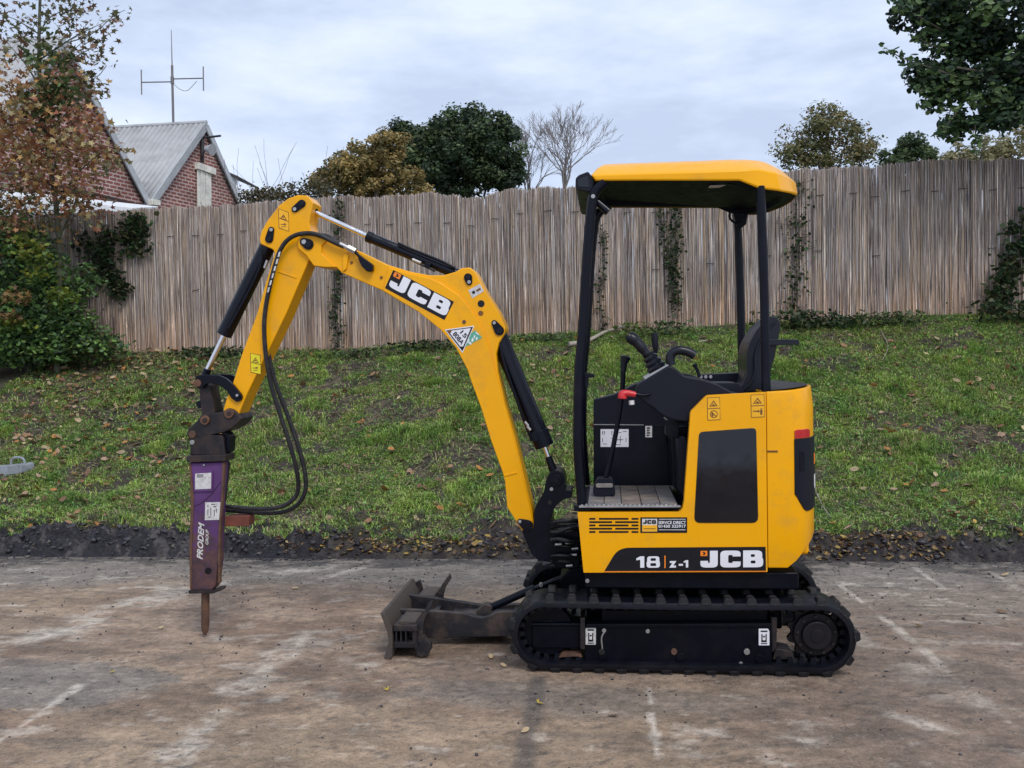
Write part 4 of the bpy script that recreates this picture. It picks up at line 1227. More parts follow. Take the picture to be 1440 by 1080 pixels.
# ---- rear counterweight: a curved shell round the back
def counterweight():
    half = [(XS + .004, YB), (.785, YB), (.825, .028), (.860, .05), (.89, .085), (.917, .14), (.94, .21), (.958, .30), (.969, .39), (.972, YC)]
    plan = half + [(x, 2 * YC - y) for x, y in reversed(half[:-1])]
    ztop = W(1079, 551, YB).z
    zbot = W(1082, 799, YB).z
    bm = bmesh.new()
    rings = []
    zcr = W(1085, 576, YB).z
    for lv in range(7):
        ring = []
        for i, (x, y) in enumerate(plan):
            d = min(i, len(plan) - 1 - i)
            e = [0, 0, .03, .065, .09, .105, .118, .125, .125, .125][d]     # the lower edge climbs towards the back
            lo = zbot + e
            hi = ztop + [0, .002, .006, .01, .012, .014, .016, .018, .018, .018][d]
            z = [lo, lo + .012, .72, .95, zcr, hi - .010, hi][lv]
            k = [0.985, 1, 1, 1, 1, 0.968, .955][lv]
            ring.append(bm.verts.new((XS + (x - XS) * k, YC + (y - YC) * (1 - (1 - k) * .35), z)))
        rings.append(ring)
    for a, b in zip(rings, rings[1:]):
        for k in range(len(plan) - 1):
            bm.faces.new((a[k], a[k + 1], b[k + 1], b[k]))
    bm.faces.new(rings[0]); bm.faces.new(list(reversed(rings[-1])))
    bm.faces.new([r[0] for r in rings] + [r[-1] for r in reversed(rings)])
    cw = fin('counterweight', bm, yellow, EX, .004, ang=28)
    def patch(name, cols, m, off=.004, par=cw):
        """piece of skin following the plan curve; cols = (curve parameter, z low, z high)"""
        bm = bmesh.new()
        A = []
        for t, zl, zh in cols:
            i = min(int(t), len(plan) - 2); f = t - i
            x = plan[i][0] * (1 - f) + plan[i + 1][0] * f
            y = plan[i][1] * (1 - f) + plan[i + 1][1] * f
            tx, ty = plan[i + 1][0] - plan[i][0], plan[i + 1][1] - plan[i][1]
            l = math.hypot(tx, ty)
            nx, ny = ty / l, -tx / l
            A.append([bm.verts.new((x + nx * o_, y + ny * o_, z)) for o_ in (off, -.01) for z in (zl, zh)])
        for p, q in zip(A, A[1:]):
            for u, v in ((0, 1), (1, 3), (3, 2), (2, 0)):
                bm.faces.new((p[u], p[v], q[v], q[u]))
        bm.faces.new((A[0][0], A[0][1], A[0][3], A[0][2])); bm.faces.new((A[-1][0], A[-1][1], A[-1][3], A[-1][2]))
        return fin(name, bm, m, par, .002, ang=30)
    z1, z2, z3, z4 = (W(1112, y, .04).z for y in (604, 617, 694, 720))
    L = len(plan) - 1
    ts = [1.8, 1.9, 2.2, 2.5, 3.0, 3.5, 4, 4.5, 5, 6, 7, 8, 9]
    cols = [(t, z3 if t < 1.85 else z3 - (z3 - z4) * min(1, (t - 1.8) / 1.4), z2) for t in ts]
    cols = cols + [(L - t, a, b) for t, a, b in reversed(cols[:-1])]
    rp = patch('rear_grille', cols, plastic, .005)
    tl = patch('tail_light', [(1.85, z2 + .002, z1 - .004), (2.1, z2 + .002, z1), (3, z2 + .002, z1), (3.8, z2 + .002, z1), (4.2, z2 + .002, z1 - .008)], redlens, .006)
    patch('tail_light', [(L - t, z2 + .002, z1) for t in (4.2, 3.5, 3, 2.4, 1.9)], redlens, .006)
    # name down the back
    zc1, zc2 = W(1130, 634, .3).z, W(1130, 650, .3).z
    cum = [0.0]
    for p, q in zip(plan, plan[1:]):
        cum.append(cum[-1] + math.hypot(q[0] - p[0], q[1] - p[1]))
    zt_, zb_ = W(1133, 633, .3).z, W(1133, 681, .3).z
    k_ = (zt_ - zb_) / 4.0
    def strokes(name, rects, m, off=.0066):
        bm = bmesh.new()
        for x0, z0, x1, z1 in rects:
            n_ = max(1, int((x1 - x0) * k_ / .02))
            P = []
            for j in range(n_ + 1):
                d = cum[-1] / 2 + ((x0 + (x1 - x0) * j / n_) - 4.95) * k_ - .13
                i = max(i for i in range(len(cum) - 1) if cum[i] <= d)
                f = (d - cum[i]) / (cum[i + 1] - cum[i])
                tx, ty = plan[i + 1][0] - plan[i][0], plan[i + 1][1] - plan[i][1]
                l = math.hypot(tx, ty)
                P.append((plan[i][0] + tx * f + ty / l * off, plan[i][1] + ty * f - tx / l * off))
            A = [[bm.verts.new((x, y, zb_ + z * k_)) for z in (z0, z1)] for x, y in P]
            for p, q in zip(A, A[1:]):
                bm.faces.new((p[0], p[1], q[1], q[0]))
        return fin(name, bm, m, rp, smooth=False)
    strokes('letter', [(1.5, 0, 2.75, 4), (.35, 0, 1.5, 1.1), (0, .3, .35, 1.6), (.35, 1.1, 1.2, 1.6)], white)
    strokes('letter', [(3.15, .4, 4.4, 3.6), (3.5, 2.95, 6.0, 4), (3.5, 0, 6.0, 1.05), (5.1, .5, 6.35, 1.4), (5.1, 2.6, 6.35, 3.5)], white, .0067)
    strokes('letter', [(6.75, 0, 7.95, 4), (7.95, 3.1, 9.5, 4), (7.95, 1.6, 9.5, 2.45), (7.95, 0, 9.6, .9), (8.7, .4, 9.9, 1.9), (8.6, 2.3, 9.75, 3.6)], white, .0068)
    strokes('logo_square', [(0, 2.75, 1.1, 4)], label_o, .0066)
    patch('hand_hold', [(2.4, W(1110, 660, .1).z, W(1110, 632, .1).z), (3.0, W(1110, 660, .1).z, W(1110, 632, .1).z)], blackgloss, .008, rp)
    bm = bmesh.new()
    bm.faces.new([bm.verts.new((XS + (x - XS) * .90 + .004, YC + (y - YC) * .955, ztop + .003 + .018 * min(1, (x - XS) / .2))) for x, y in plan])
    fin('top_cover', bm, black, cw, smooth=False)
    # hinge strap
    prof('hinge_strap', [(1079, 633.5), (1094, 633.5), (1094, 636), (1079, 636)], YB - .003, YB + .01, brownprint, cw, .001)
    box('lower_back', (XS + .06, .14, zbot + .03), (.905, .84, zbot + .16), yellow, cw, .02)
counterweight()
# ---- floor with mats
zf = W(880, 711.5, YB).z
xr = W(957, 711, YB).x
box('floor_plate', (xa + .01, .012, zf - .014), (xr, .66, zf - .005), black, EX, .003)
fl = None
x0 = W(826, 711, YB).x
cols_ = [0, .075, .155, .245, .33, xr - x0 - .01]
for i in range(5):
    for j in range(4):
        a, b = x0 + cols_[i] + .0015, x0 + cols_[i + 1] - .0015
        c, d = .05 + j * .148 + .0015, .05 + (j + 1) * .148 - .0015
        box('floor_mat_tile', (a, c, zf - .004), (b, d, zf + .002 + .0015 * random.random()), tilemat[(i * 2 + j * 3 + (i * j) % 2) % 3], EX, .002)
bm = bmesh.new()
for k in range(22):
    xx = x0 - .03 + (xr - x0 + .02) * k / 22
    add_box(bm, (xx, .014, zf - .004), (xx + .011, .034, zf + .006 + .003 * (k % 2)))
tag(fin('step_teeth', bm, steel, EX, .001), kind='stuff')
prof('step_edge', [(814, 711.5), (957, 711.2), (957, 713.6), (814, 714)], .008, .03, steel, EX, .001)
# ---- far console wall
YW = .64
cw_ = prof('console_wall', rnd([(834.5, 562), (863, 555), (893, 540), (930, 524), (972, 526), (1010, 545), (1010, 683), (834.5, 683)], [2, 4, 8, 8, 8, 4, 0, 0], 3), YW, YW + .12, plastic, EX, .006)
prof('wall_seam', [(835, 596.5), (905, 597), (905, 598), (835, 597.5)], YW - .003, YW, steel, cw_, 0)
prof('lower_wall', [(835, 598), (935, 598), (945, 683), (835, 683)], YW - .006, YW, black, cw_, .002)
s = sticker('controls_label', [(844.5, 603.5), (884, 603.5), (884, 628.5), (844.5, 628.5)], YW - .0085, white, cw_, .3)
for x, y, w, h in ((847, 606, .9, 5), (849.5, 606, .9, 5), (860, 605.5, .9, 6), (863, 606, 3, .8), (865, 606, .9, 5), (870, 608, 4, .7), (847, 616, .8, 6), (872, 613, .8, 10), (868, 618, 9, .8), (880, 616, .8, 6), (859, 616, 5, .7), (861.5, 612, .7, 7), (866, 625, 8, .7), (848, 624, 6, .7), (876, 606.5, 6, .7)):
    flat('print_mark', [(x, y), (x + w, y), (x + w * .8, y + h), (x, y + h)], YW - .0092, label_k, s)
s = sticker('small_label', [(907.5, 599), (917, 599), (917, 615), (907.5, 615)], YW - .0085, label_w, cw_, .3)
for k in range(4):
    flat('print_mark', [(909.5, 601 + k * 3.4), (914.5, 601 + k * 3.4), (914 - k % 2 * 2, 603 + k * 3.4), (909.5, 603 + k * 3.4)], YW - .0092, label_k, s)
prof('seat_riser', [(944, 600), (1000, 600), (1000, 700), (962, 700), (946, 683)], .30, YW, black, EX, .006)
prof('riser_cover', rnd([(953, 617), (966, 617), (966, 704), (955, 690)], 2, 2), .12, .30, plastic, EX, .004)
# ---- near control pod
pod = prof('control_pod', rnd([(894, 556), (896, 541), (905, 535), (941, 513.5), (951, 518), (962, 528.5), (990, 533), (1009, 539.5), (1030, 551), (1040, 553), (1040, 560), (994, 562), (973, 582), (969, 594), (948, 592), (932, 586), (918, 574), (905, 566)], [3, 5, 4, 4, 5, 8, 6, 6, 3, 0, 0, 0, 3, 3, 8, 8, 6, 5], 4), .075, .235, plastic, EX, .016, seg=4, ang=40)
prof('pod_trim', [(905, 531), (940, 511.5), (942, 514.5), (907, 535.5)], .085, .225, steel, pod, .003)
def bellows(c0, c1, Y, r0, r1, par, n=4):
    a, b = W(*c0, Y), W(*c1, Y)
    pts, rad = [], []
    for k in range(n * 2 + 1):
        t = k / (n * 2)
        pts.append(a.lerp(b, t)); rad.append((r0 + (r1 - r0) * t) * (1.0 if k % 2 == 0 else .80))
    return tube('bellows_boot', pts, rad, seatmat, par, 18)
jy = .155
js = tube('joystick', spline([W(917, 508, jy), W(911, 500, jy), W(904, 491, jy), (W(896, 482, jy)), W(889, 476, jy), W(883, 474, jy)], 4), [.020] * 8 + [.025] * 6 + [.028] * 4 + [.026] * 3, seatmat, EX, 14, .0)
bellows((926, 522), (911, 497), jy, .055, .030, js, 4)
disc('thumb_button', 883, 475, jy - .012, 3.5, .02, blackgloss, js, .002, 12)
tube('control_lever', [W(922, 497, .27), W(921.5, 486, .27), W(920, 468, .27)], [.009, .016, .0165], seatmat, EX, 12)
tube('arm_rest', spline([W(944, 514, .10), W(942.5, 505, .10), W(945, 496.5, .10), W(955, 492.5, .10), W(968, 495, .10), W(977, 500, .10)], 4), .021, seatmat, EX, 14)
tube('control_lever', [W(984, 530, .52), W(980, 519, .52), W(976, 512, .52)], [.010, .008, .013], seatmat, EX, 10)
cb = prof('right_console', rnd([(985, 527), (1050, 524), (1052, 540), (986, 542)], 3, 3), .56, .72, plastic, EX, .01)
for x in (986, 992.5, 999.5):
    disc('switch', x, 530, .556, 2.4, .01, steel, cb, .001, 10)
sl = tube('safety_lever', [W(893, 554, .06), W(905, 556, .06), W(915, 554, .062)], .0065, blackgloss, EX, 8)
tube('red_grip', spline([W(875, 560.5, .058), W(876, 554, .058), W(884, 553, .058), W(894, 555, .058)], 4), [.020, .021, .0205, .020, .019, .0175, .016, .015, .015, .014, .0135, .013, .012][:13], redpl, sl, 14)
tube('clear_knob', [W(888, 563, .07), W(888.5, 569, .07)], .0125, label_w, sl, 12)
ld = tube('travel_lever', spline([W(849, 682, .30), W(855, 661, .30), W(862, 630, .30), W(869, 592, .30), W(875, 550, .30), W(876.5, 520, .30)], 5), .0125, black, EX, 10)
tube('lever_knob', [W(876.3, 522, .30), W(877.5, 510, .30), W(880, 502, .30), (W(880.3, 500, .30))], [.014, .017, .026, .018], seatmat, ld, 14)
pd = prof('travel_pedal', rnd([(833, 690), (840, 673), (862, 673), (866, 697), (836, 699)], 4, 3), .27, .36, plastic, EX, .008)
prof('pedal_plate', rnd([(838, 680), (862, 680), (862, 686), (838, 686)], 2, 2), .262, .30, tilemat[2], pd, .003)
tube('lock_handle', spline([W(934, 586, .24), W(940, 592, .24), W(950, 592, .24)], 4), .005, steel, EX, 8)
prof('lock_body', rnd([(936, 590), (955, 592), (955, 616), (936, 614)], 4, 3), .22, .30, black, EX, .004)
# ---- seat
st = prof('seat_back', rnd([(1034, 552), (1044, 541), (1051, 524), (1050, 500), (1053, 484), (1063, 465), (1074, 453), (1083, 445), (1091, 444.5), (1098, 453), (1095, 474), (1088, 508), (1081, 528), (1086, 550)], 6, 4), .31, .60, seatmat, EX, .035, ang=50, seg=5)
prof('back_cushion', rnd([(1040, 548), (1050, 536), (1056, 520), (1056, 502), (1060, 486), (1069, 469), (1082, 455), (1074, 453), (1062, 464), (1052, 482), (1048.5, 500), (1049, 521), (1043, 538), (1034, 548)], 3, 3), .35, .56, seatmat, st, .012, ang=50, seg=3)
tube('seat_piping', spline([W(1042, 551, .305), W(1055, 540, .30), W(1062, 522, .298), W(1062, 502, .298), W(1067, 484, .298), W(1078, 466, .30), W(1090, 454, .305)], 5), .005, seatmat, st, 8)
prof('seat_cushion', rnd([(990, 538), (1040, 538), (1048, 556), (985, 556)], 6, 3), .30, .68, seatmat, EX, .02, seg=4)
prof('belt_bar', rnd([(1076, 477), (1121, 477), (1125, 480), (1124, 485), (1076, 485.5)], 2.5, 3), .27, .31, seatmat, EX, .006)
# ---- roll-over posts
postm = black
def post(pts, Y, wpx):
    return tube('canopy_post', spline([W(x, y, Y) for x, y in pts], 5), wpx * .5 * pm(Y), postm, EX, 16)
nf = [(819, 714), (813.5, 640), (813, 600), (814.5, 520), (819, 470), (826.5, 350), (832, 292), (837, 270), (850, 256)]
nr = [(1077.5, 553), (1075.5, 450), (1072.5, 340), (1069, 262)]
p_ = post(nf, .075, 14.2)
prof('latch_bracket', rnd([(822, 524), (836, 526), (836, 531), (828, 531), (827, 546), (823, 546)], 1, 1), .09, .12, black, p_, .002)
tube('work_light', [W(840, 284, .10), W(856, 298, .10)], [.017, .02], blackgloss, p_, 14)
disc('post_bolt', 834, 276, .05, 3, .02, steel, p_, .001, 10)
post(nr, .075, 12.6)
def mirrored(pts, Y0, Y1):
    out = []
    for x, y in pts:
        w = W(x, y, Y0); out.append(Vector((w.x, Y1, w.z)))
    return out
tube('canopy_post', spline(mirrored(nf, .075, .80), 5), 7.1 * pm(.075), postm, EX, 16)
pr = tube('canopy_post', spline(mirrored(nr, .075, .80), 5), 6.3 * pm(.075), postm, EX, 16)
tube('grab_loop', spline([W(1040, 296, .74), W(1028, 298, .74), (W(1026, 306, .74)), W(1033, 313, .74), W(1042, 312, .74)], 4), .006, black, pr, 8)
prof('post_bracket', rnd([(1030, 298), (1052, 298), (1050, 316), (1038, 322)], 4, 2), .76, .82, black, pr, .004)
prof('post_foot', rnd([(807, 711), (832, 711), (832, 719), (807, 719)], 2, 2), .03, .12, black, EX, .003)
# ---- canopy roof
def canopy():
    c0 = .45
    def loop(half):
        h = [W(x, y, Y) if Y is not None else None for x, y, Y in half]
        h = [Vector(v) for v in h]
        far = [Vector((v.x, 2 * c0 - v.y, v.z)) for v in h]
        mid_r = Vector((h[-1].x + .012, c0, h[-1].z))
        mid_f = Vector((h[0].x - .004, c0, h[0].z))
        return [mid_f] + h + [mid_r] + far[::-1]
    rim = [(836, 254.5, .10), (838, 254.3, .062), (900, 254, .06), (985, 254, .06), (1040, 254, .06), (1067, 265, .062), (1097, 269, .095), (1112, 272, .17), (1120, 275, .28)]
    rim2 = [(835.5, 253.5, .095), (837.5, 253, .056), (900, 252.5, .055), (985, 252.5, .055), (1040, 252.5, .055), (1068, 263, .056), (1098, 267, .09), (1113.5, 270, .168), (1121.5, 273, .28)]
    crs = [(830, 247.5, .10), (832, 246.5, .058), (900, 244.5, .055), (985, 242, .055), (1040, 240, .055), (1066, 238.5, .06), (1092, 243.5, .10), (1109, 251, .18), (1119, 257, .28)]
    top = [(838, 238, .17), (842, 236, .13), (900, 232.5, .125), (985, 230, .125), (1035, 228.5, .125), (1060, 228.5, .14), (1080, 231.5, .18), (1094, 237, .24), (1102, 242, .30)]
    top2 = [(846, 232.5, .24), (850, 231, .20), (900, 229, .20), (985, 226, .20), (1027, 224.5, .20), (1050, 224.5, .22), (1066, 225.5, .25), (1076, 228, .29), (1082, 231, .33)]
    bm = bmesh.new()
    rings = [[bm.verts.new(v) for v in loop(h)] for h in (rim, rim2, crs, top, top2)]
    n = len(rings[0])
    for a, b in zip(rings, rings[1:]):
        for k in range(n):
            bm.faces.new((a[k], a[(k + 1) % n], b[(k + 1) % n], b[k]))
    bm.faces.new(rings[-1])
    rf = fin('canopy_roof', bm, yellow, EX, .006, ang=22)
    bm = bmesh.new()
    L = loop(rim)
    c = Vector((W(960, 254, .06).x, c0, 0))
    lo = [bm.verts.new(Vector((c.x + (v.x - c.x) * .992, c0 + (v.y - c0) * .985, v.z + .002))) for v in L]
    hi = [bm.verts.new(Vector((c.x + (v.x - c.x) * .975, c0 + (v.y - c0) * .95, v.z + .03))) for v in L]
    for k in range(n):
        bm.faces.new((lo[k], lo[(k + 1) % n], hi[(k + 1) % n], hi[k]))
    # a recessed ceiling
    inn = [bm.verts.new(Vector((c.x + (v.x - c.x) * .90, c0 + (v.y - c0) * .84, v.z + .0005))) for v in L]
    cei = [bm.verts.new(Vector((c.x + (v.x - c.x) * .87, c0 + (v.y - c0) * .80, v.z + .022))) for v in L]
    for k in range(n):
        bm.faces.new((lo[k], lo[(k + 1) % n], inn[(k + 1) % n], inn[k]))
        bm.faces.new((inn[k], inn[(k + 1) % n], cei[(k + 1) % n], cei[k]))
    bm.faces.new(cei)
    ln = fin('canopy_liner', bm, linermat, rf, .003, ang=30)
    fr = [(809.5, 250.5), (814, 246), (827, 241), (831, 246), (835.5, 254.5), (832, 270), (812, 266.5), (809, 262)]
    fa = prof('front_fascia', rnd(fr, 1.5, 2), .075, .825, plastic, rf, .006)
    prof('lamp_lens', rnd([(812, 252), (827, 247), (829, 264), (813, 263)], 2, 2), .072, .10, glassdark, fa, .002)
    w = W(1013, 258, .22)
    box('ceiling_label', (w.x - .05, .20, w.z - .0125), (w.x + .05, .26, w.z - .0105), label_w, rf, 0)
canopy()

# ---- king post and swing bracket
kp = prof('king_post', rnd([(733, 745), (750, 744), (752, 714), (764, 694), (768, 676), (773, 664), (783, 660.5), (793, 666), (795, 678), (795, 689), (804, 690), (804, 700), (793, 702), (781, 712), (776, 722), (776, 736), (779, 745), (782, 792), (756, 788), (746, 777)], [4, 2, 4, 4, 4, 5, 6, 6, 3, 1, 2, 2, 4, 4, 4, 4, 2, 3, 5, 3], 3), .40, .58, black, EX, .007)
disc('pin_boss', 782, 676, .385, 8.5, .02, black, kp, .003)
disc('pin_cap', 782, 676, .379, 3.4, .01, blackgloss, kp, .001)
disc('grease_nipple', 775.5, 688, .392, 2.6, .012, steel, kp, .001, 10)
disc('bolt', 773, 707, .392, 3.0, .012, browniron, kp, .001, 10)
prof('swing_bracket', rnd([(775, 752), (815, 745), (815, 800), (784, 800), (775, 790)], 4, 2), .36, .62, frameblack, EX, .006)
for k, (ya, yb, Yh) in enumerate(((735, 733, .36), (741, 739, .40), (748, 744, .35), (753, 752, .43), (759, 762, .35), (767, 770, .38), (775, 777, .42), (782, 783, .36), (789, 791, .40), (796, 797, .44))):
    tube('hydraulic_hose', spline([W(776, ya, Yh), W(786, ya - 2 + (k % 3), Yh - .03), W(800, yb - 1, Yh - .04), W(818, yb, Yh)], 4), .0085 if k % 2 else .011, hose, kp, 9)
for x, y in ((785, 766), (799, 764), (808, 772), (800, 796), (806, 781)):
    tube('hose_fitting', [W(x - 4, y, .33), W(x + 5, y - .8, .33)], .0075, steel, kp, 8)
prof('hose_guard', [(774, 730), (779, 737), (815, 740), (815, 743), (776, 741)], .34, .42, black, kp, .002)

# ---- boom
YM = .40
boom_o = [(729, 738), (713, 713), (710, 677), (707, 665), (690, 618), (677, 575), (664, 540), (657, 519), (641, 489), (620, 464), (589, 439), (536, 408), (481, 384), (473, 376), (456, 376), (441, 374), (430, 360), (419, 350), (417, 338), (424, 329), (437, 327), (451, 330), (481, 346), (505, 353), (544, 372), (577, 382), (604, 387), (624, 387), (641, 382), (649, 377), (661, 376), (668, 382), (684, 412), (700, 437), (711, 460), (710, 468), (702, 482), (698, 497), (700, 522), (710, 566), (724, 615), (738, 673), (747, 712), (751.5, 737), (750, 746), (742, 751), (734, 747)]
bo = prof('boom', boom_o, YM + .012, .57, yellow, EX, .006, seg=3)
sidep = [(729, 738), (713, 713), (710, 677), (707, 665), (690, 618), (677, 575), (664, 540), (657, 519), (641, 489), (620, 464), (589, 439), (538, 408.5), (546, 376), (577, 385), (604, 391), (620, 398), (645, 415), (661, 433), (674, 454), (684, 478), (692, 505), (698, 528), (709, 566), (722, 615), (736, 673), (745, 712), (749.5, 737), (748, 744), (742, 749), (735, 746)]
prof('boom_side_plate', sidep, YM, YM + .016, yellow, bo, .004, seg=3)
prof('boom_tip_plate', [(472, 375.5), (456, 375.5), (441, 373.5), (431, 359), (419.5, 349), (418, 338), (424, 330), (437, 328), (451, 331), (461, 336), (452, 345), (452, 356), (464, 368)], YM, YM + .016, yellow, bo, .003)
prof('boom_rib', [(482, 382), (487, 378), (490, 359), (486, 354), (482, 362)], YM, YM + .016, yellow, bo, .003)
prof('weld_bead', [(708, 668), (726, 663.5), (727, 665.5), (709, 670.5)], YM - .004, YM, yellow, bo, .002)
# pins: keeper plate, bolt, bore
def keeper(a, b, Y, par, m=black):
    k = prof('pin_keeper', tear(*a, *b), Y - .008, Y + .004, m, par, .002)
    disc('pin_head', a[0], a[1], Y - .013, a[2] * .62, .006, blackgloss, k, .001, 16)
    disc('keeper_bolt', b[0], b[1], Y - .013, b[2] * .6, .006, steel, k, .001, 10)
    return k
keeper((741.5, 739.5, 8.2), (731, 733.5, 3.8), YM, bo)
keeper((658, 390, 5.8), (659.5, 396.5, 4.4), YM + .012, bo)
keeper((702, 465, 6.8), (695, 454, 4.0), YM + .012, bo)
keeper((433, 343.5, 7.6), (427, 340, 5.5), YM, bo)
disc('plate_hole', 676.5, 427, YM + .0105, 4.9, .004, label_k, bo, 0, 18)
disc('plate_hole', 676, 440.5, YM + .0105, 3.6, .004, brownprint, bo, 0, 16)
disc('bolt', 652.5, 452.5, YM - .005, 2.6, .006, rust, bo, .001, 10)
disc('bolt', 494, 369, YM + .006, 2, .008, brownprint, bo, .001, 10)
disc('bolt', 536, 390, YM + .006, 2, .008, brownprint, bo, .001, 10)
s = sticker('lift_label', [(658.5, 408), (675, 399), (680.5, 409.5), (664, 419.5)], YM + .0105, label_w, bo, .5)
flat('print_mark', circ(666, 411, 2.3, 10), YM + .0098, label_k, s)
flat('print_mark', [(669, 408), (675, 404.5), (676.5, 407), (670.5, 410.5)], YM + .0098, brownprint, s)
# name plate on the boom
nb = sticker('name_plate', [(553, 379.6), (638.3, 424.3), (625, 450), (541.3, 405)], YM - .0014, label_k, bo, .3)
jcb((545.8, 402.3), (626.5, 445.3), (555.5, 381.8), YM - .0024, nb)
# inspection triangle and tag
g = sticker('green_tag', [(668, 464), (678, 475), (655, 487.5), (650, 480)], YM - .0012, label_g, bo, .3)
for x, y, w, h in ((669, 466.5, 6, 1.6), (667, 471, 2, 4), (664, 475, 3, 4.5), (670, 473.5, 2.4, 4), (660, 480, 4, 3), (659, 476, 1.5, 6)):
    flat('print_mark', [(x, y), (x + w * .8, y + w * .55), (x + w * .8 - h * .3, y + w * .55 + h), (x - h * .3, y + h)], YM - .002, white, g)
t = sticker('inspection_triangle', [(625.5, 463.5), (667, 458), (650.5, 496.5)], YM - .0020, white, bo, .3)
lay('print_mark', filled([[(0, 0), (1, 0), (0, 1)], [(.05, .035), (.9, .035), (.05, .9)]]), (627.5, 464.5), (665.2, 459.6), (650.3, 493.8), YM - .0028, label_k, t)
flat('print_mark', [(628.5, 464.8), (636, 463.7), (632.5, 470)], YM - .0034, brownprint, t)
flat('print_mark', [(646, 487.5), (653.5, 487.0), (650.3, 493.5)], YM - .0034, label_k, t)
text('print', '15', (646.5, 468), (653.5, 476), (651, 464), YM - .0034, label_k, t, .02)
text('print', '808A', (636, 470), (648.5, 485.5), (641, 465.5), YM - .0034, label_k, t, .02)
# ---- dipper-ram on top of the boom
dc = tube('dipper_cylinder', [W(518, 333, .49), W(652, 389, .49)], .0268, blackgloss, EX, 20, .003)
tube('cylinder_gland', [W(516, 332, .49), W(524, 335.4, .49)], .0295, black, dc, 20, .003)
tube('cylinder_rod', [W(438, 296.5, .49), W(520, 333.5, .49)], .0128, chrome, dc, 16)
tube('rod_eye', [W(425, 289, .49), W(444, 299, .49)], .021, black, dc, 16)
tube('hose_pipe', spline([W(560, 342, .46), W(575, 349, .455), W(620, 367, .455), W(640, 377, .46)], 4), .007, black, dc, 8)
tube('hose_pipe', [W(578, 365, .45), W(612, 381, .45)], .007, hose, dc, 8)
tube('hose_fitting', [W(580, 365, .448), W(592, 370, .448)], .009, steel, dc, 8)
prof('port_block', rnd([(598, 368), (606, 371), (603, 378), (596, 375)], 1, 2), .44, .48, black, dc, .002)
# ---- boom-ram behind the boom
bcyl = tube('boom_cylinder', [W(700, 470, .49), W(765.5, 627, .49)], .0462, blackgloss, EX, 24, .004)
tube('cylinder_gland', [W(757, 606, .49), W(766, 628, .49)], .049, black, bcyl, 24, .004)
tube('cylinder_rod', [W(763, 620, .49), W(774, 650, .49)], .0125, chrome, bcyl, 16)
tube('rod_eye', [W(771, 642, .49), W(782, 672, .49)], [.017, .024], black, bcyl, 16)
tube('hose_pipe', spline([W(701, 480, .45), W(712, 520, .44), W(733, 580, .44), W(748, 620, .45)], 4), .008, black, bcyl, 8)
for x, y in ((741, 597), (744, 603)):
    tube('hose_fitting', [W(x - 3, y - 4, .44), W(x + 2, y + 2, .44)], .008, steel, bcyl, 8)
prof('port_block', rnd([(746, 609), (754, 606), (758, 620), (750, 622)], 2, 2), .44, .5, black, bcyl, .003)
# ---- dipper arm
YD = .422
dip_o = [(366, 343), (365, 334), (368, 324), (376, 310), (392, 289), (405, 279), (419, 274), (432.5, 275), (441, 285), (437, 301), (434.5, 312), (437, 324), (444, 338), (441, 352), (434, 367), (403, 440), (378, 492), (370, 508), (347, 555), (337, 580), (330, 592), (318, 588), (314, 576), (318, 562), (325, 545), (330, 530), (340, 498), (361.7, 440), (374, 396), (386, 357), (384, 351)]
di = prof('dipper_arm', dip_o, YD, .558, yellow, EX, .006, seg=3)
prof('dipper_rib', [(391, 380.5), (417, 389.5), (416.5, 391.5), (390.5, 382.5)], YD - .004, YD, yellow, di, .002)
keeper((424, 286, 5.4), (414, 294, 4.4), YD, di)
keeper((378, 336, 5.6), (381, 323, 4.2), YD, di)
s = warn(392, 294, 13, 26, 'arrow', YD, di, -5)
warn(352.5, 497, 13, 26, 'arrow', YD, di, -3, label_l)
# ---- bucket cylinder, links, hitch
ck = tube('breaker_tilt_cylinder', [W(377, 345, .49), W(315, 471, .49)], [.041, .040], blackgloss, EX, 20, .003)
tube('cylinder_eye', [W(381, 336, .49), W(373, 353, .49)], .034, black, ck, 16)
tube('cylinder_rod', [W(318, 466, .49), W(290, 524, .49)], .0145, chrome, ck, 16)
tube('rod_eye', [W(292, 519, .49), W(286, 536, .49)], .021, black, ck, 14)
tube('hose_pipe', spline([W(369, 352, .455), W(366, 375, .45), W(350, 410, .45), W(322, 462, .45)], 4), .008, black, ck, 8)
tube('hose_fitting', [W(376, 366, .445), W(372, 377, .445)], .008, steel, ck, 8)
lk = prof('curved_link', rnd([(273.5, 537), (275, 529), (283, 527), (307, 527.5), (318, 532), (328, 541), (340, 556), (340, 562), (333, 566), (325, 560), (319, 550), (307, 541), (295, 539), (287, 541), (285, 547), (276, 546)], 3, 3), .405, .425, black, EX, .003)
lk2 = prof('curved_link', rnd([(273.5, 537), (275, 529), (283, 527), (307, 527.5), (318, 532), (328, 541), (340, 556), (340, 562), (333, 566), (325, 560), (319, 550), (307, 541), (295, 539), (287, 541), (285, 547), (276, 546)], 3, 3), .405, .425, black, EX, .003)
lk2.data.transform(Matrix.Translation((0, .15, 0)))
disc('link_pin', 333, 556, .398, 5, .18, black, lk, .002)
disc('pin_end', 333, 556, .394, 2, .01, steel, lk, .001, 10)
disc('link_pin', 277, 539, .40, 5.5, .18, rust, lk, .002)
prof('push_link', rnd([(279, 536), (294, 540), (297, 552), (303, 582), (284, 586), (281, 560)], 4, 3), .435, .54, browniron, EX, .006)
prof('link_lug', rnd([(274, 566), (282, 562), (284, 574), (278, 574)], 2, 2), .45, .52, black, EX, .003)
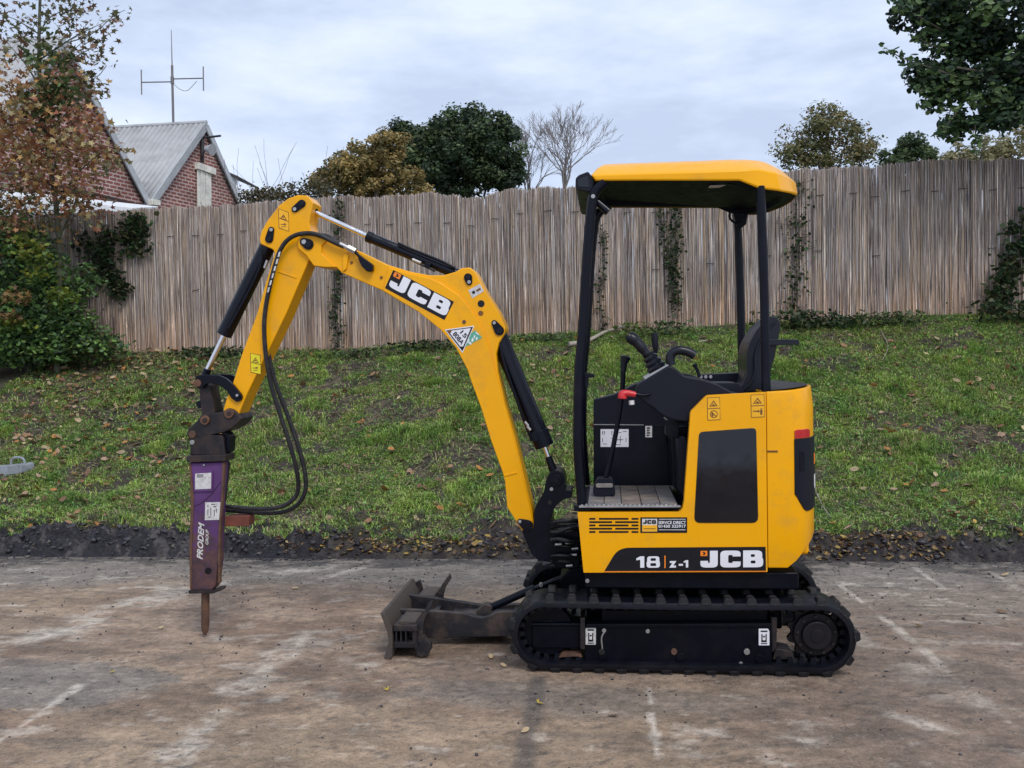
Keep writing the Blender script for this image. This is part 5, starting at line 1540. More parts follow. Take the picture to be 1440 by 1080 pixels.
ht = prof('quick_hitch', rnd([(276, 593), (283, 583), (296, 581), (312, 581), (320, 573), (331, 577), (339, 590), (328, 601), (315, 608), (296, 612), (268, 619.5), (261, 611), (266, 602)], [3, 4, 3, 3, 5, 5, 3, 2, 3, 3, 3, 4, 4], 3), .405, .575, browniron, EX, .005)
for x, y in ((287.5, 591), (321.5, 581.5)):
    disc('hitch_pin', x, y, .392, 6.6, .015, rust, ht, .003, 18)
    disc('pin_end', x, y, .388, 3.2, .006, browniron, ht, .001, 12)
disc('hitch_pin', 270, 611, .398, 5.2, .01, rust, ht, .002, 14)

# ---- hydraulic breaker
YK = .40
br = prof('hydraulic_breaker', [(264, 651), (315.5, 649.5), (314, 672), (311, 700), (308.5, 740), (307.5, 786), (303, 824), (298, 831), (268, 831), (267.5, 786), (268.5, 765), (270.5, 700)], YK, .475, purple, EX, .010, seg=2)
prof('head_bracket', rnd([(267.5, 619), (290, 612), (313, 612), (316.5, 640), (267, 640)], [3, 4, 4, 0, 0], 3), YK + .005, YK + .03, browniron, br, .004)
far_b = prof('head_bracket', rnd([(267.5, 619), (290, 612), (313, 612), (316.5, 640), (267, 640)], [3, 4, 4, 0, 0], 3), YK + .005, YK + .03, browniron, br, .004)
far_b.data.transform(Matrix.Translation((0, .06, 0)))
prof('bracket_strap', rnd([(311, 605), (319, 608), (324, 615), (323, 636), (316, 638), (317, 618), (312, 612)], 3, 3), .43, .50, black, br, .004)
prof('head_flange', [(262.5, 641), (317, 639.5), (317, 649), (262.5, 650.5)], YK - .018, .50, browniron, br, .004)
prof('wear_edge', [(265, 652), (268.5, 652), (272.5, 700), (270, 765), (269, 829), (266.8, 829), (266, 765), (268.5, 700)], YK - .004, YK + .02, rust, br, .002)
prof('wear_edge', [(312.5, 650), (316, 650), (313.5, 700), (310, 740), (309, 786), (309.5, 820), (306.5, 820), (306, 786), (307, 740), (310.5, 700)], YK - .003, YK + .02, rust, br, .002)
disc('bolt', 286.5, 654, YK - .006, 1.6, .006, steel, br, .001, 8)
disc('bolt', 270, 622, YK - .002, 3.4, .008, steel, br, .001, 12)
disc('side_hole', 292.5, 803, YK - .002, 4.6, .004, label_k, br, 0, 18)
dp = prof('data_plate', [(272.3, 663), (299.2, 661.5), (298.8, 691), (272, 692)], YK - .008, YK + .004, redrust, br, .002)
dp.data.materials[0] = purple
sticker('plate_print', [(274.5, 666), (297, 664.8), (296.7, 687.3), (274.2, 688.2)], YK - .0095, label_w, dp, .4)
for k in range(3):
    sticker('print_line', [(277, 667.5 + k * 1.6), (286, 667 + k * 1.6), (286, 667.7 + k * 1.6), (277, 668.2 + k * 1.6)], YK - .0105, label_k, dp, 0)
wl = sticker('warning_print', [(288.5, 706.5), (310, 706), (309, 731), (288, 731.5)], YK - .0014, label_w, br, .4)
for x, y, w, h in ((292, 710, 1, 3), (297, 709, 6, .8), (292, 716, .9, 9), (296, 714, .9, 12), (300, 712, 5, 1), (301, 717, .9, 9), (304, 715, .9, 6), (293, 727, 3, .8)):
    flat('print_mark', [(x, y), (x + w, y - .3), (x + w * .8, y + h), (x, y + h)], YK - .002, label_k, wl)
text('name_print', 'PRODEM', (285, 787), (287.5, 736), (276.5, 785), YK - .0014, label_w, br, .03, .2)
text('name_print', 'GROUP', (293, 766), (293.5, 745), (288.8, 765.5), YK - .0014, label_w, br, .02, .2)
tube('scratch_line', [W(271, 713, YK - .0005), W(281, 709, YK - .0005), W(297, 696, YK - .0005), W(311, 677, YK - .0005)], .0015, label_k, br, 5)
prof('foot_flange', rnd([(264.5, 830.5), (299, 830.5), (306, 827), (312.5, 826.5), (312.5, 830), (306, 832.5), (299, 835), (264.5, 835)], 1, 1), YK - .01, .44, browniron, br, .003)
ct = W(289, 832, .437); cb_ = W(288.5, 893, .437)
rch = 5.9 * pm(.437)
tube('chisel', [ct, ct.lerp(cb_, .8), ct.lerp(cb_, .9), cb_], [rch, rch, rch * .8, rch * .28], rust, br, 18)
prof('port_box', rnd([(316, 726), (350, 725.5), (350, 740), (316, 740.5)], 1.5, 2), .46, .54, redrust, br, .003)
prof('side_plate', [(313, 652), (322, 650), (320, 668), (317, 700), (311, 738)], .45, .472, browniron, br, .002)
# ---- breaker hoses
h1 = [(484, 347), (468, 340), (452, 332), (436, 328), (418, 330), (404, 338), (394, 352), (387, 372), (380, 400), (374, 430), (371.5, 460), (374, 500), (381, 540), (393, 580), (406, 620), (417, 660), (419, 690), (408, 706), (390, 714), (365, 715.5), (340, 714), (318, 712)]
h2 = [(492, 352), (476, 342), (462, 333), (448, 331), (432, 333), (414, 336), (402, 346), (393, 362), (386, 384), (379, 410), (375, 436), (374, 462), (378, 500), (388, 540), (403, 580), (417, 620), (428, 660), (429.5, 690), (418, 710), (398, 720), (372, 721.5), (345, 719.5), (318, 717.5)]
Y1 = [.385] * 8 + [.39] * 3 + [.40, .41, .42, .43, .45] + [.47] * 6
hh = tube('breaker_hose', spline([W(x, y, Y1[i]) for i, (x, y) in enumerate(h1)], 5), .0115, hose, EX, 12)
hg = tube('breaker_hose', spline([W(x, y, .43 + .004 * i if i < 20 else .51) for i, (x, y) in enumerate(h2)], 5), .0115, hose, EX, 12)
for i in range(9, 15):
    t_ = .10 * i
    a = W(393.5 - (i - 9) * 3.0, 354 + (i - 9) * 10, .372); b = W(392 - (i - 9) * 3.0, 361 + (i - 9) * 10, .372)
    bm = bmesh.new()
    w_ = Vector((.006, 0, .002))
    bm.faces.new([bm.verts.new(v) for v in (a - w_, a + w_ * .7, b + w_ * .6, b - w_)])
    fin('hose_print', bm, label_w, hh, smooth=False)
tube('hose_fitting', [W(478, 343, .385), W(490, 349, .385)], .012, steel, EX, 10)
tube('hose_fitting', [W(489, 348, .388), W(500, 353.5, .388)], .0165, steel, EX, 6)
prof('shut_off_valve', rnd([(504, 357), (510, 362), (524, 372), (524, 381), (516, 382), (508, 374), (503, 363)], 2, 2), .375, .41, black, EX, .004)
tube('valve_pipe', [W(498, 352, .39), W(508, 364, .39)], .008, black, EX, 10)
# ================================================================== PLANTS, BUILDINGS, SMALL THINGS
bark = mat('bark', (0.10, 0.082, 0.068), 0.85, var=0.35, nscale=12, bmp=0.004, bscale=40)
barkg = mat('mossy_bark', (0.07, 0.075, 0.045), 0.85, var=0.35, nscale=12, bmp=0.004, bscale=40)
bare = mat('bare_twig', (0.20, 0.175, 0.165), 0.85, var=0.2)
def ground_z(x, y):
    return float(bank_h(np.array([x]), np.array([y]))[0][0])
def leaf_cloud(P, size, asp=0.6, star=False, tilt=1.0):
    return leaves_at(P, tilt, size, asp, 0.3, star)
def crown(name, parent, blobs, dep, n, size, pal, star=False, asp=0.62, clump=0.25, shell=0.55, depth_k=1.0, per=9, bright=0.9, holes=0.0, hseed=5):
    """leaf clumps spread through ellipsoids (pixel centre, pixel radii, weight) standing dep metres off"""
    w = np.array([b[4] for b in blobs], float); w /= w.sum()
    nc = max(1, int(n / per))
    which = RNG.choice(len(blobs), nc, p=w)
    C = np.zeros((nc, 3)); 
    for i, b in enumerate(blobs):
        k = which == i
        m = k.sum()
        d = RNG.normal(0, 1, (m, 3)); d /= np.linalg.norm(d, axis=1)[:, None]
        r = RNG.random(m) ** (1 / 3.0)
        wob = 0.80 + 0.5 * fbm(d[:, 0] * 2.6 + 7 * i + 20, d[:, 2] * 2.6 + d[:, 1] * 1.7 + 20, 3, hseed + i)
        r = np.where(RNG.random(m) < shell, 0.62 + 0.40 * RNG.random(m), r) * wob
        r = np.where(RNG.random(m) < 0.06, r * RNG.uniform(1.0, 1.22, m), r)
        dd = b[5] if len(b) > 5 else dep
        c0 = np.array(D(b[0], b[1], dd)); s = dd / FPX
        C[k] = c0 + (d * r[:, None]) * np.array([b[2] * s, (b[2] + b[3]) * 0.5 * s * depth_k, b[3] * s])
    if holes:
        hn = fbm(C[:, 0] / clump / 3 + 40, C[:, 2] / clump / 3 + 40, 3, hseed)
        C = C[hn > holes]
        nc = len(C)
    P = np.repeat(C, per, 0) + RNG.normal(0, clump, (nc * per, 3)) * np.array([1, 1, 0.7])
    sz = RNG.uniform(size * 0.6, size * 1.3, len(P))
    V, F, k = leaf_cloud(P, sz, asp, star)
    pal = np.array(pal)
    ci = np.repeat(RNG.integers(0, len(pal), nc), per)
    mixer = RNG.random(len(P)) < 0.3
    ci = np.where(mixer, RNG.integers(0, len(pal), len(P)), ci)
    c = pal[ci] * np.repeat(RNG.uniform(0.7, 1.25, nc), per)[:, None] * RNG.uniform(0.75, 1.25, len(P))[:, None] * bright
    o = np_mesh(name, V, F, leafmat, parent, np.repeat(c, k, 0))
    return o, C
def grow(bm, p, d, L, r, lev, spread, n=5, up=0.25, twist=0.25, kids=(2, 3), minr=0.004, shrink=0.72, tips=None):
    pts = [p]; rad = [r]
    q = p.copy(); dd = d.copy()
    K = 4
    for k in range(K):
        dd = (dd + Vector((random.gauss(0, twist), random.gauss(0, twist), random.gauss(0, twist) + up * 0.3)) * 0.35).normalized()
        q = q + dd * (L / K)
        pts.append(q.copy()); rad.append(max(minr * .7, r * (1 - 0.38 * (k + 1) / K)))
    add_tube(bm, pts, rad, max(3, n), cap=False)
    if tips is not None and lev <= 1: tips += pts[1:]
    if lev == 0: return
    for _ in range(random.choice(kids)):
        a = random.uniform(0, 2 * math.pi)
        u = dd.orthogonal().normalized(); v = dd.cross(u)
        s = random.uniform(0.45, 1.0) * spread
        nd = (dd + (u * math.cos(a) + v * math.sin(a)) * s + Vector((0, 0, up))).normalized()
        i = random.choice((2, 3, 4, 4))
        grow(bm, pts[i], nd, L * random.uniform(0.6, 0.9), max(minr, rad[i] * shrink), lev - 1, spread, max(3, n - 1), up, twist, kids, minr, shrink, tips)
def trunk_of(name, parent, px, dep, ytop, r, m, limbs, zg=None, lean=0.0):
    """tapered trunk from the ground up, with limbs reaching to the given pixels"""
    top = D(px, ytop, dep)
    g = ground_z(top.x, top.y) if zg is None else zg
    base = Vector((top.x - lean, top.y, g - 0.15))
    bm = bmesh.new()
    H = top.z - g
    pts = [base, base.lerp(top, .35) + Vector((0.02 * H, 0, 0)), base.lerp(top, .7) - Vector((0.015 * H, 0, 0)), top]
    sp = spline(pts, 5)
    rad = [r * (1.25 - 0.85 * k / (len(sp) - 1)) for k in range(len(sp))]
    add_tube(bm, sp, rad, 10)
    for (lx, ly, f, dd) in limbs:
        a = sp[int(f * (len(sp) - 1))]
        e = D(lx, ly, dep + dd)
        mid = a.lerp(e, .5) + Vector((random.gauss(0, .04), random.gauss(0, .04), .06 * (e - a).length))
        rr = r * (1.25 - 0.85 * f) * 0.55
        add_tube(bm, spline([a, mid, e], 5), [rr * (1 - 0.8 * k / 10) for k in range(11)], 6, cap=False)
    return fin(name, bm, m, parent, 0, ang=60)
ZF = float(base_z(np.array([5.0]))[0]) - 0.06
def puffs(name, parent, blobs, dep, n, size, pal, rp, k_puff, asp=.6, hseed=3, skip=.0):
    """foliage in rounded bunches: bunches spread over the crown, leaves over each bunch, gaps in between"""
    w = np.array([b[4] for b in blobs], float); w /= w.sum()
    which = RNG.choice(len(blobs), k_puff, p=w)
    C = np.zeros((k_puff, 3)); OUT = np.zeros((k_puff, 3))
    for i, b in enumerate(blobs):
        k = which == i
        m = int(k.sum())
        d = RNG.normal(0, 1, (m, 3)); d /= np.linalg.norm(d, axis=1)[:, None]
        r = np.where(RNG.random(m) < .72, RNG.uniform(.68, 1.04, m), RNG.uniform(.1, .7, m))
        dd = b[5] if len(b) > 5 else dep
        s = dd / FPX
        C[k] = np.array(D(b[0], b[1], dd)) + d * r[:, None] * np.array([b[2] * s, (b[2] + b[3]) * .5 * s, b[3] * s])
    R_ = rp * RNG.uniform(.5, 1.35, k_puff)
    wt_ = R_ ** 2; wt_ /= wt_.sum()
    q = RNG.choice(k_puff, n, p=wt_)
    d = RNG.normal(0, 1, (n, 3)); d /= np.linalg.norm(d, axis=1)[:, None]
    rr = np.where(RNG.random(n) < .75, RNG.uniform(.7, 1.0, n), RNG.uniform(.2, 1.3, n))
    P = C[q] + d * (R_[q] * rr)[:, None] * np.array([1, 1, .8])
    V, F, k = leaves_at(P, 1.0, RNG.uniform(size * .55, size * 1.35, n), asp, .3, False, d)
    pal = np.array(pal)
    pc = RNG.integers(0, len(pal), k_puff)
    ci = np.where(RNG.random(n) < .4, RNG.integers(0, len(pal), n), pc[q])
    c = pal[ci] * RNG.uniform(.72, 1.28, k_puff)[q][:, None] * RNG.uniform(.75, 1.25, n)[:, None]
    return np_mesh(name, V, F, leafmat, parent, np.repeat(c, k, 0))
# ---- trees beyond the fence
def far_tree(label, name, px, dep, **k):
    p = D(px, 500, dep)
    return thing(name, label, 'tree', (p.x, p.y, ZF), 'trees beyond the reed fence'), p
EVER = [(0.035, 0.058, 0.028), (0.058, 0.09, 0.038), (0.10, 0.135, 0.055), (0.024, 0.042, 0.024)]
t, p = far_tree('dense dark green evergreen tree with a rounded crown behind the fence', 'evergreen_tree', 650, 40)
trunk_of('trunk', t, 655, 40, 230, .28, bark, [(600, 205, .7, -1), (700, 200, .75, 0), (650, 175, .9, 1), (625, 235, .55, 0), (690, 240, .5, 0), (720, 255, .5, 0)], ZF)
puffs('crown', t, [(640, 195, 62, 34, 3), (690, 205, 42, 44, 2.4), (598, 212, 46, 34, 1.8), (665, 240, 62, 40, 3), (715, 262, 24, 22, .8), (720, 225, 16, 30, .7), (620, 250, 40, 30, 1.4), (660, 175, 36, 18, 1), (565, 190, 16, 14, .5), (575, 222, 22, 22, .6), (640, 215, 80, 46, 3), (605, 240, 50, 36, 1.5)], 40, 52000, .072, EVER, .44, 260)
AUT = [(0.27, 0.20, 0.075), (0.34, 0.25, 0.10), (0.22, 0.17, 0.06), (0.15, 0.14, 0.055), (0.38, 0.27, 0.09)]
t, p = far_tree('yellow-brown autumn tree leaning against the dark evergreen', 'autumn_tree', 525, 36)
trunk_of('trunk', t, 530, 36, 245, .18, bark, [(490, 235, .6, 0), (545, 205, .8, 0), (560, 250, .6, 0), (470, 260, .4, 0)], ZF)
puffs('crown', t, [(525, 225, 42, 32, 2), (490, 245, 36, 28, 1.6), (545, 200, 30, 16, .8), (560, 255, 40, 24, 1.6), (465, 262, 26, 20, .8), (510, 262, 46, 22, 1.6), (585, 270, 22, 12, .5), (515, 245, 60, 38, 3), (475, 250, 36, 26, 1.4)], 36, 24000, .060, AUT, .32, 240)
def fork(bm, p, d, L, r, lev):
    q = p
    pts, rad = [p], [r]
    dd = d.copy()
    for k in range(3):
        dd = (dd + Vector((random.gauss(0, .13), random.gauss(0, .13), random.gauss(.05, .08)))).normalized()
        q = q + dd * (L / 3)
        pts.append(q.copy()); rad.append(max(.006, r * (1 - .3 * (k + 1) / 3)))
    add_tube(bm, pts, rad, 6 if lev > 3 else (4 if lev > 1 else 3), cap=False)
    if lev == 0: return
    for k in range(random.choice((2, 3, 3))):
        a = random.uniform(0, 2 * math.pi)
        u = dd.orthogonal().normalized(); v = dd.cross(u)
        s = random.uniform(.32, .85) if k else random.uniform(.05, .3)
        nd = (dd + (u * math.cos(a) + v * math.sin(a)) * s).normalized()
        fork(bm, pts[-1] if k < 2 else pts[2], nd, L * random.uniform(.66, .84), max(.007, rad[-1] * .74), lev - 1)
def bare_tree(label, px, ytop, dep, seed, fk, L, n0, spread):
    random.seed(seed)
    t, p = far_tree(label, 'bare_tree', px, dep)
    bm = bmesh.new()
    g = Vector((p.x, p.y, ZF - .1))
    top = D(px, ytop, dep)
    fz = g + Vector((0, 0, (top.z - ZF) * fk))
    add_tube(bm, [g, g.lerp(fz, .5) + Vector((.05, 0, 0)), fz], [.16, .13, .10], 8, cap=False)
    for k in range(n0):
        a = 2 * math.pi * k / n0 + random.uniform(-.4, .4)
        s = random.uniform(.35, 1.0) * spread
        fork(bm, g.lerp(fz, random.uniform(.9, 1.0)), Vector((math.cos(a) * s, math.sin(a) * s, 1)).normalized(), L, .055, 5)
    fin('trunk', bm, bare, t, 0, ang=70)
bare_tree('bare leafless tree with fine upright twigs, the wider one by the canopy', 797, 146, 42, 12, .66, 1.25, 6, .32)
bare_tree('small bare leafless tree touching the side of the dark evergreen', 748, 168, 44, 9, .66, 1.1, 5, .38)
LOOSE = [(0.15, 0.16, 0.06), (0.20, 0.18, 0.075), (0.22, 0.17, 0.08), (0.10, 0.115, 0.045)]
random.seed(3)
t, p = far_tree('loose thinly leaved olive-green tree standing behind the fence beyond the canopy', 'loose_tree', 1165, 24)
trunk_of('trunk', t, 1165, 24, 165, .10, bark, [(1120, 200, .4, 0), (1140, 165, .6, 0), (1195, 180, .55, 0), (1215, 205, .4, 0), (1165, 145, .9, 0), (1185, 150, .8, .3), (1110, 225, .3, 0), (1228, 190, .45, 0)], ZF)
puffs('crown', t, [(1165, 195, 48, 36, 3), (1155, 165, 26, 18, .8), (1130, 205, 34, 28, 1.4), (1205, 205, 30, 26, 1.2), (1180, 158, 18, 14, .35), (1225, 190, 12, 20, .25), (1105, 215, 16, 20, .4), (1160, 230, 70, 14, 1.2)], 24, 8200, .038, LOOSE, .24, 170)
GRN = [(0.075, 0.115, 0.045), (0.105, 0.15, 0.055), (0.06, 0.09, 0.04)]
p = D(1280, 400, 22)
t = thing('green_shrub', 'mid green feathery shrub showing above the fence', 'shrub', (p.x, p.y, ZF), 'shrubs beyond the fence')
trunk_of('stem', t, 1280, 22, 215, .07, bark, [(1260, 215, .6, 0), (1300, 212, .6, 0), (1283, 195, .9, 0), (1250, 225, .4, 0)], ZF)
puffs('foliage', t, [(1280, 218, 26, 26, 2), (1258, 228, 22, 16, 1), (1303, 225, 22, 18, 1.2), (1283, 198, 12, 12, .4)], 22, 6500, .036, GRN, .15, 90)
HED = [(0.30, 0.265, 0.14), (0.24, 0.23, 0.11), (0.34, 0.29, 0.16), (0.18, 0.185, 0.085)]
p = D(1400, 400, 26)
t = thing('pale_hedge', 'pale olive hedge behind the fence under the dark overhanging tree', 'hedge', (p.x, p.y, ZF), 'shrubs beyond the fence')
puffs('foliage', t, [(1340, 226, 40, 20, 1), (1400, 214, 60, 28, 2.4), (1450, 206, 50, 32, 2), (1520, 215, 50, 40, 1.5), (1380, 260, 120, 40, 2)], 26, 14000, .042, HED, .22, 170)
random.seed(21)
p = D(395, 400, 20)
t = thing('twiggy_scrub', 'thin twiggy scrub behind the fence next to the brick gable', 'scrub', (p.x, p.y, ZF), 'shrubs beyond the fence')
bm = bmesh.new()
for k in range(26):
    q = D(random.uniform(338, 470), 330, 20 + random.uniform(-.6, .6))
    g = Vector((q.x, q.y, ZF))
    grow(bm, g, Vector((random.gauss(0, .15), random.gauss(0, .1), 1)).normalized(), random.uniform(1.5, 2.1), .016, 2, .7, 4, .2, .3, (2, 3), .005, .6)
fin('stem', bm, bark, t, 0, ang=70)
crown('foliage', t, [(365, 275, 28, 10, 1), (410, 272, 36, 12, 1), (445, 268, 22, 14, 1), (385, 285, 50, 14, 2)], 20, 2600, .035, [(0.11, 0.10, 0.05), (0.16, 0.12, 0.06), (0.08, 0.085, 0.045)], clump=.10, per=4, shell=.3)
# ---- dark tree overhanging at the right
random.seed(8)
p = D(1640, 500, 10.2)
t = thing('overhanging_tree', 'large dark glossy-leaved tree overhanging the fence in the top right corner', 'tree', (p.x, p.y, ground_z(p.x, p.y)))
trunk_of('trunk', t, 1640, 10.2, 60, .16, bark, [(1440, 60, .75, -.3), (1400, 110, .6, 0), (1520, 120, .55, 0), (1560, -40, .9, 0), (1480, -10, .9, .2), (1420, 150, .5, .1), (1345, 95, .68, -.2)])
DK = [(0.034, 0.064, 0.030), (0.055, 0.10, 0.04), (0.11, 0.17, 0.06), (0.024, 0.044, 0.028)]
puffs('crown', t, [(1390, 12, 88, 46, 2.2), (1440, 85, 85, 70, 3), (1352, 60, 46, 34, 1.3), (1345, 118, 46, 22, 1), (1410, 150, 70, 34, 1.8), (1356, 182, 26, 18, .45), (1372, 205, 12, 9, .10), (1520, 90, 110, 120, 4), (1305, 16, 36, 26, .7), (1335, 42, 40, 30, .8), (1318, 100, 26, 14, .25), (1600, 60, 130, 130, 4)],
      10.2, 21000, .040, DK, .155, 260, asp=.5)
bm = bmesh.new()
LP = []
for path in ([(1345, 108), (1310, 95), (1285, 88), (1262, 78), (1243, 66)], [(1330, 45), (1300, 28), (1280, 16), (1256, 3)], [(1350, 150), (1335, 172), (1322, 186)], [(1370, 170), (1372, 195), (1368, 214)], [(1330, 70), (1305, 62), (1288, 50)], [(1340, 125), (1310, 125), (1290, 128)]):
    pts = spline([D(x, y, 10.0 + random.uniform(-.15, .15)) for x, y in path], 5)
    add_tube(bm, pts, [.010 * (1 - .7 * k / len(pts)) for k in range(len(pts))], 5)
    for k, q in enumerate(pts):
        for _ in range(4):
            LP.append(np.array(q) + RNG.normal(0, .035, 3))
fin('twig', bm, bark, t)['kind'] = 'stuff'
V, F, k = leaf_cloud(np.array(LP), RNG.uniform(.03, .052, len(LP)), .45)
np_mesh('leaf_spray', V, F, leafmat, t, np.repeat(np.array(DK)[RNG.integers(0, 4, len(LP))] * 1.2, k, 0))['kind'] = 'stuff'
# ---- autumn maple at the left
random.seed(14)
DM = 11.0
p = D(62, 480, DM)
t = thing('maple_tree', 'autumn maple with rust and green leaves in front of the brick gable', 'tree', (p.x, p.y, ground_z(p.x, p.y)))
trunk_of('trunk', t, 58, DM, -60, .034, barkg, [(20, 120, .55, -.3), (95, 90, .62, .2), (120, 55, .7, 0), (110, 165, .5, .2), (10, 60, .7, 0), (140, 215, .42, -.2), (150, 30, .75, 0), (20, 245, .38, 0), (60, -30, .95, 0), (0, 20, .8, .2), (100, 10, .8, 0), (110, 260, .35, .1), (-40, 150, .5, 0)])
RUST = [(0.33, 0.13, 0.07), (0.42, 0.22, 0.10), (0.20, 0.08, 0.055), (0.48, 0.30, 0.11), (0.34, 0.27, 0.13), (0.42, 0.35, 0.17)]
OLV = [(0.18, 0.155, 0.075), (0.14, 0.145, 0.06), (0.23, 0.135, 0.08), (0.115, 0.11, 0.06)]
GR2 = [(0.11, 0.17, 0.065), (0.15, 0.21, 0.08), (0.08, 0.125, 0.055)]
cr_, _ = crown('crown', t, [(55, 25, 70, 38, 2), (20, 60, 40, 40, 1.2), (120, 70, 26, 26, .5), (100, 20, 26, 22, .35), (-50, 40, 50, 60, 1.5)], DM, 620, .050, OLV, star=True, clump=.10, per=3, shell=.2, depth_k=1.2)
crown('crown', t, [(60, 120, 70, 40, 1.6), (70, 185, 80, 44, 3), (35, 150, 46, 34, 1.4), (95, 215, 60, 30, 1.6), (20, 215, 45, 46, 1.6), (145, 222, 24, 14, .35), (125, 160, 20, 22, .3), (-60, 190, 60, 70, 2.5), (85, 255, 55, 20, 1.1), (15, 330, 30, 24, .5), (125, 300, 22, 16, .3)], DM, 3500, .050, RUST, star=True, clump=.09, per=4, shell=.25, depth_k=1.2)
crown('crown', t, [(72, 95, 24, 46, 1.6), (62, 150, 22, 40, 1), (95, 130, 22, 20, .5)], DM - .05, 620, .040, GR2 + [(0.10, 0.115, 0.04)], clump=.06, per=5, shell=.2)
crown('crown', t, [(60, 285, 75, 30, 1.5), (20, 270, 50, 30, 1), (120, 285, 30, 20, .4), (40, 320, 60, 26, 1)], DM, 900, .048, OLV + RUST[:4], star=True, clump=.09, per=3, shell=.2)
bm = bmesh.new(); LP = []
for path in ([(92, 95), (110, 78), (128, 68), (150, 50), (165, 40)], [(95, 60), (120, 52), (140, 40), (160, 22), (176, 14)], [(85, 30), (105, 18), (120, -2)], [(110, 100), (135, 108), (150, 92)], [(100, 150), (130, 130), (148, 128)], [(110, 210), (140, 212), (172, 225)], [(120, 230), (150, 240), (160, 232)]):
    pts = spline([D(x, y, DM + random.uniform(-.2, .2)) for x, y in path], 5)
    add_tube(bm, pts, [.008 * (1 - .7 * k / len(pts)) for k in range(len(pts))], 5)
    for q in pts[3:]:
        for _ in range(2):
            LP.append(np.array(q) + RNG.normal(0, .05, 3))
fin('twig', bm, bark, t)['kind'] = 'stuff'
V, F, k = leaf_cloud(np.array(LP), RNG.uniform(.04, .065, len(LP)), star=True)
np_mesh('leaf_spray', V, F, leafmat, t, np.repeat(np.array(OLV)[RNG.integers(0, 4, len(LP))], k, 0))['kind'] = 'stuff'
# ---- shrubs under the maple
random.seed(30)
BSH = [(0.13, 0.24, 0.075), (0.21, 0.35, 0.09), (0.085, 0.155, 0.06), (0.055, 0.095, 0.05)]
p = D(35, 485, 11.2)
t = thing('leafy_shrub', 'dense dark green shrub with yellowing leaves under the maple', 'shrub', (p.x, p.y, ground_z(p.x, p.y)))
trunk_of('stem', t, 35, 11.2, 370, .03, barkg, [(0, 360, .7, 0), (70, 355, .7, 0), (80, 400, .5, 0), (10, 420, .4, 0), (50, 340, .9, .1), (95, 440, .3, 0)])
crown('foliage', t, [(40, 380, 52, 48, 2.2), (-30, 390, 60, 80, 3), (45, 440, 62, 42, 3), (75, 450, 30, 30, .7), (15, 330, 40, 30, 1), (60, 470, 60, 26, 1.6), (35, 492, 70, 22, 2.2), (75, 488, 40, 16, .9), (-30, 490, 50, 30, 1.2)], 11.15, 13000, .032, BSH, clump=.06, per=8, shell=.5, depth_k=.9)
crown('foliage', t, [(55, 370, 14, 30, 1), (35, 345, 16, 18, .6), (85, 415, 14, 12, .8), (15, 455, 30, 12, .7)], 10.7, 480, .032, [(0.14, 0.19, 0.03), (0.20, 0.22, 0.03), (0.10, 0.17, 0.035)], clump=.05, per=5, shell=.3)
crown('foliage', t, [(22, 418, 16, 10, 1), (12, 445, 14, 9, .8)], 10.6, 120, .045, [(0.26, 0.16, 0.06), (0.22, 0.13, 0.06)], clump=.05, per=4, shell=.3, star=True)
p = on_fence(125, 470, .3)
t = thing('bramble', 'straggling dark bramble at the foot of the fence beside the leafy shrub', 'bramble', (p.x, p.y, ground_z(p.x, p.y)))
crown('foliage', t, [(110, 470, 34, 22, 2), (140, 488, 40, 12, 1.6), (100, 440, 22, 30, 1), (60, 495, 60, 14, 1.6), (122, 395, 18, 22, .6)], 11.2, 3200, .030, BSH + [(0.10, 0.10, 0.04)], clump=.06, per=6, shell=.4)
bm = bmesh.new()
for k in range(12):
    q = on_fence(random.uniform(90, 160), 485, .25); g = Vector((q.x, q.y, ground_z(q.x, q.y)))
    grow(bm, g, Vector((random.gauss(0, .5), random.gauss(0, .3), 1)).normalized(), random.uniform(.3, .6), .006, 1, .7, 4, .1, .4, (2, 3), .003, .6)
fin('stem', bm, bark, t, 0)
# ---- ivy on the fence
IVY = [(0.035, 0.065, 0.028), (0.05, 0.09, 0.034), (0.024, 0.042, 0.024), (0.08, 0.085, 0.04)]
def ivy(label, path, n, spread, off=.035, size=.019, bare_p=0.36, pal=IVY):
    P = [on_fence(x, y, off) for x, y in path]
    base = P[-1]
    t = thing('ivy', label, 'ivy', tuple(base), 'ivy climbing the reed fence')
    sp = spline(P, 8)
    bm = bmesh.new()
    add_tube(bm, sp, .006, 5)
    for k in range(len(sp) // 2):
        a = random.choice(sp); e = a + fdir * random.gauss(0, spread * 1.2) + Vector((0, 0, random.uniform(0, .22))) + fnrm * .01
        add_tube(bm, [a, a.lerp(e, .5) + fdir * random.gauss(0, .02), e], .003, 4)
    fin('stem', bm, bark, t)
    A = np.array(sp)
    seg = RNG.integers(0, len(A), n)
    keep = fbm(seg * .23, seg * 0 + 3, 3, int(path[0][0])) > bare_p
    seg = seg[keep]; n = len(seg)
    Q = A[seg] + RNG.normal(0, spread, (n, 1)) * np.array(fdir) + np.array([0, 0, 1]) * RNG.normal(0, .06, (n, 1)) + np.abs(RNG.normal(0, .018, (n, 1))) * np.array(fnrm)
    V, F, k = leaf_cloud(Q, RNG.uniform(size * .6, size * 1.35, n), .85)
    c = np.array(pal)[RNG.integers(0, len(pal), n)] * RNG.uniform(.6, 1.3, n)[:, None]
    np_mesh('foliage', V, F, leafmat, t, np.repeat(c, k, 0))
ivy('ivy strand hanging behind the dipper cylinder, passing below the boom', [(478, 284), (476, 310), (474, 350), (477, 385), (474, 415), (470, 440), (477, 470), (474, 492)], 420, .045, bare_p=.36)
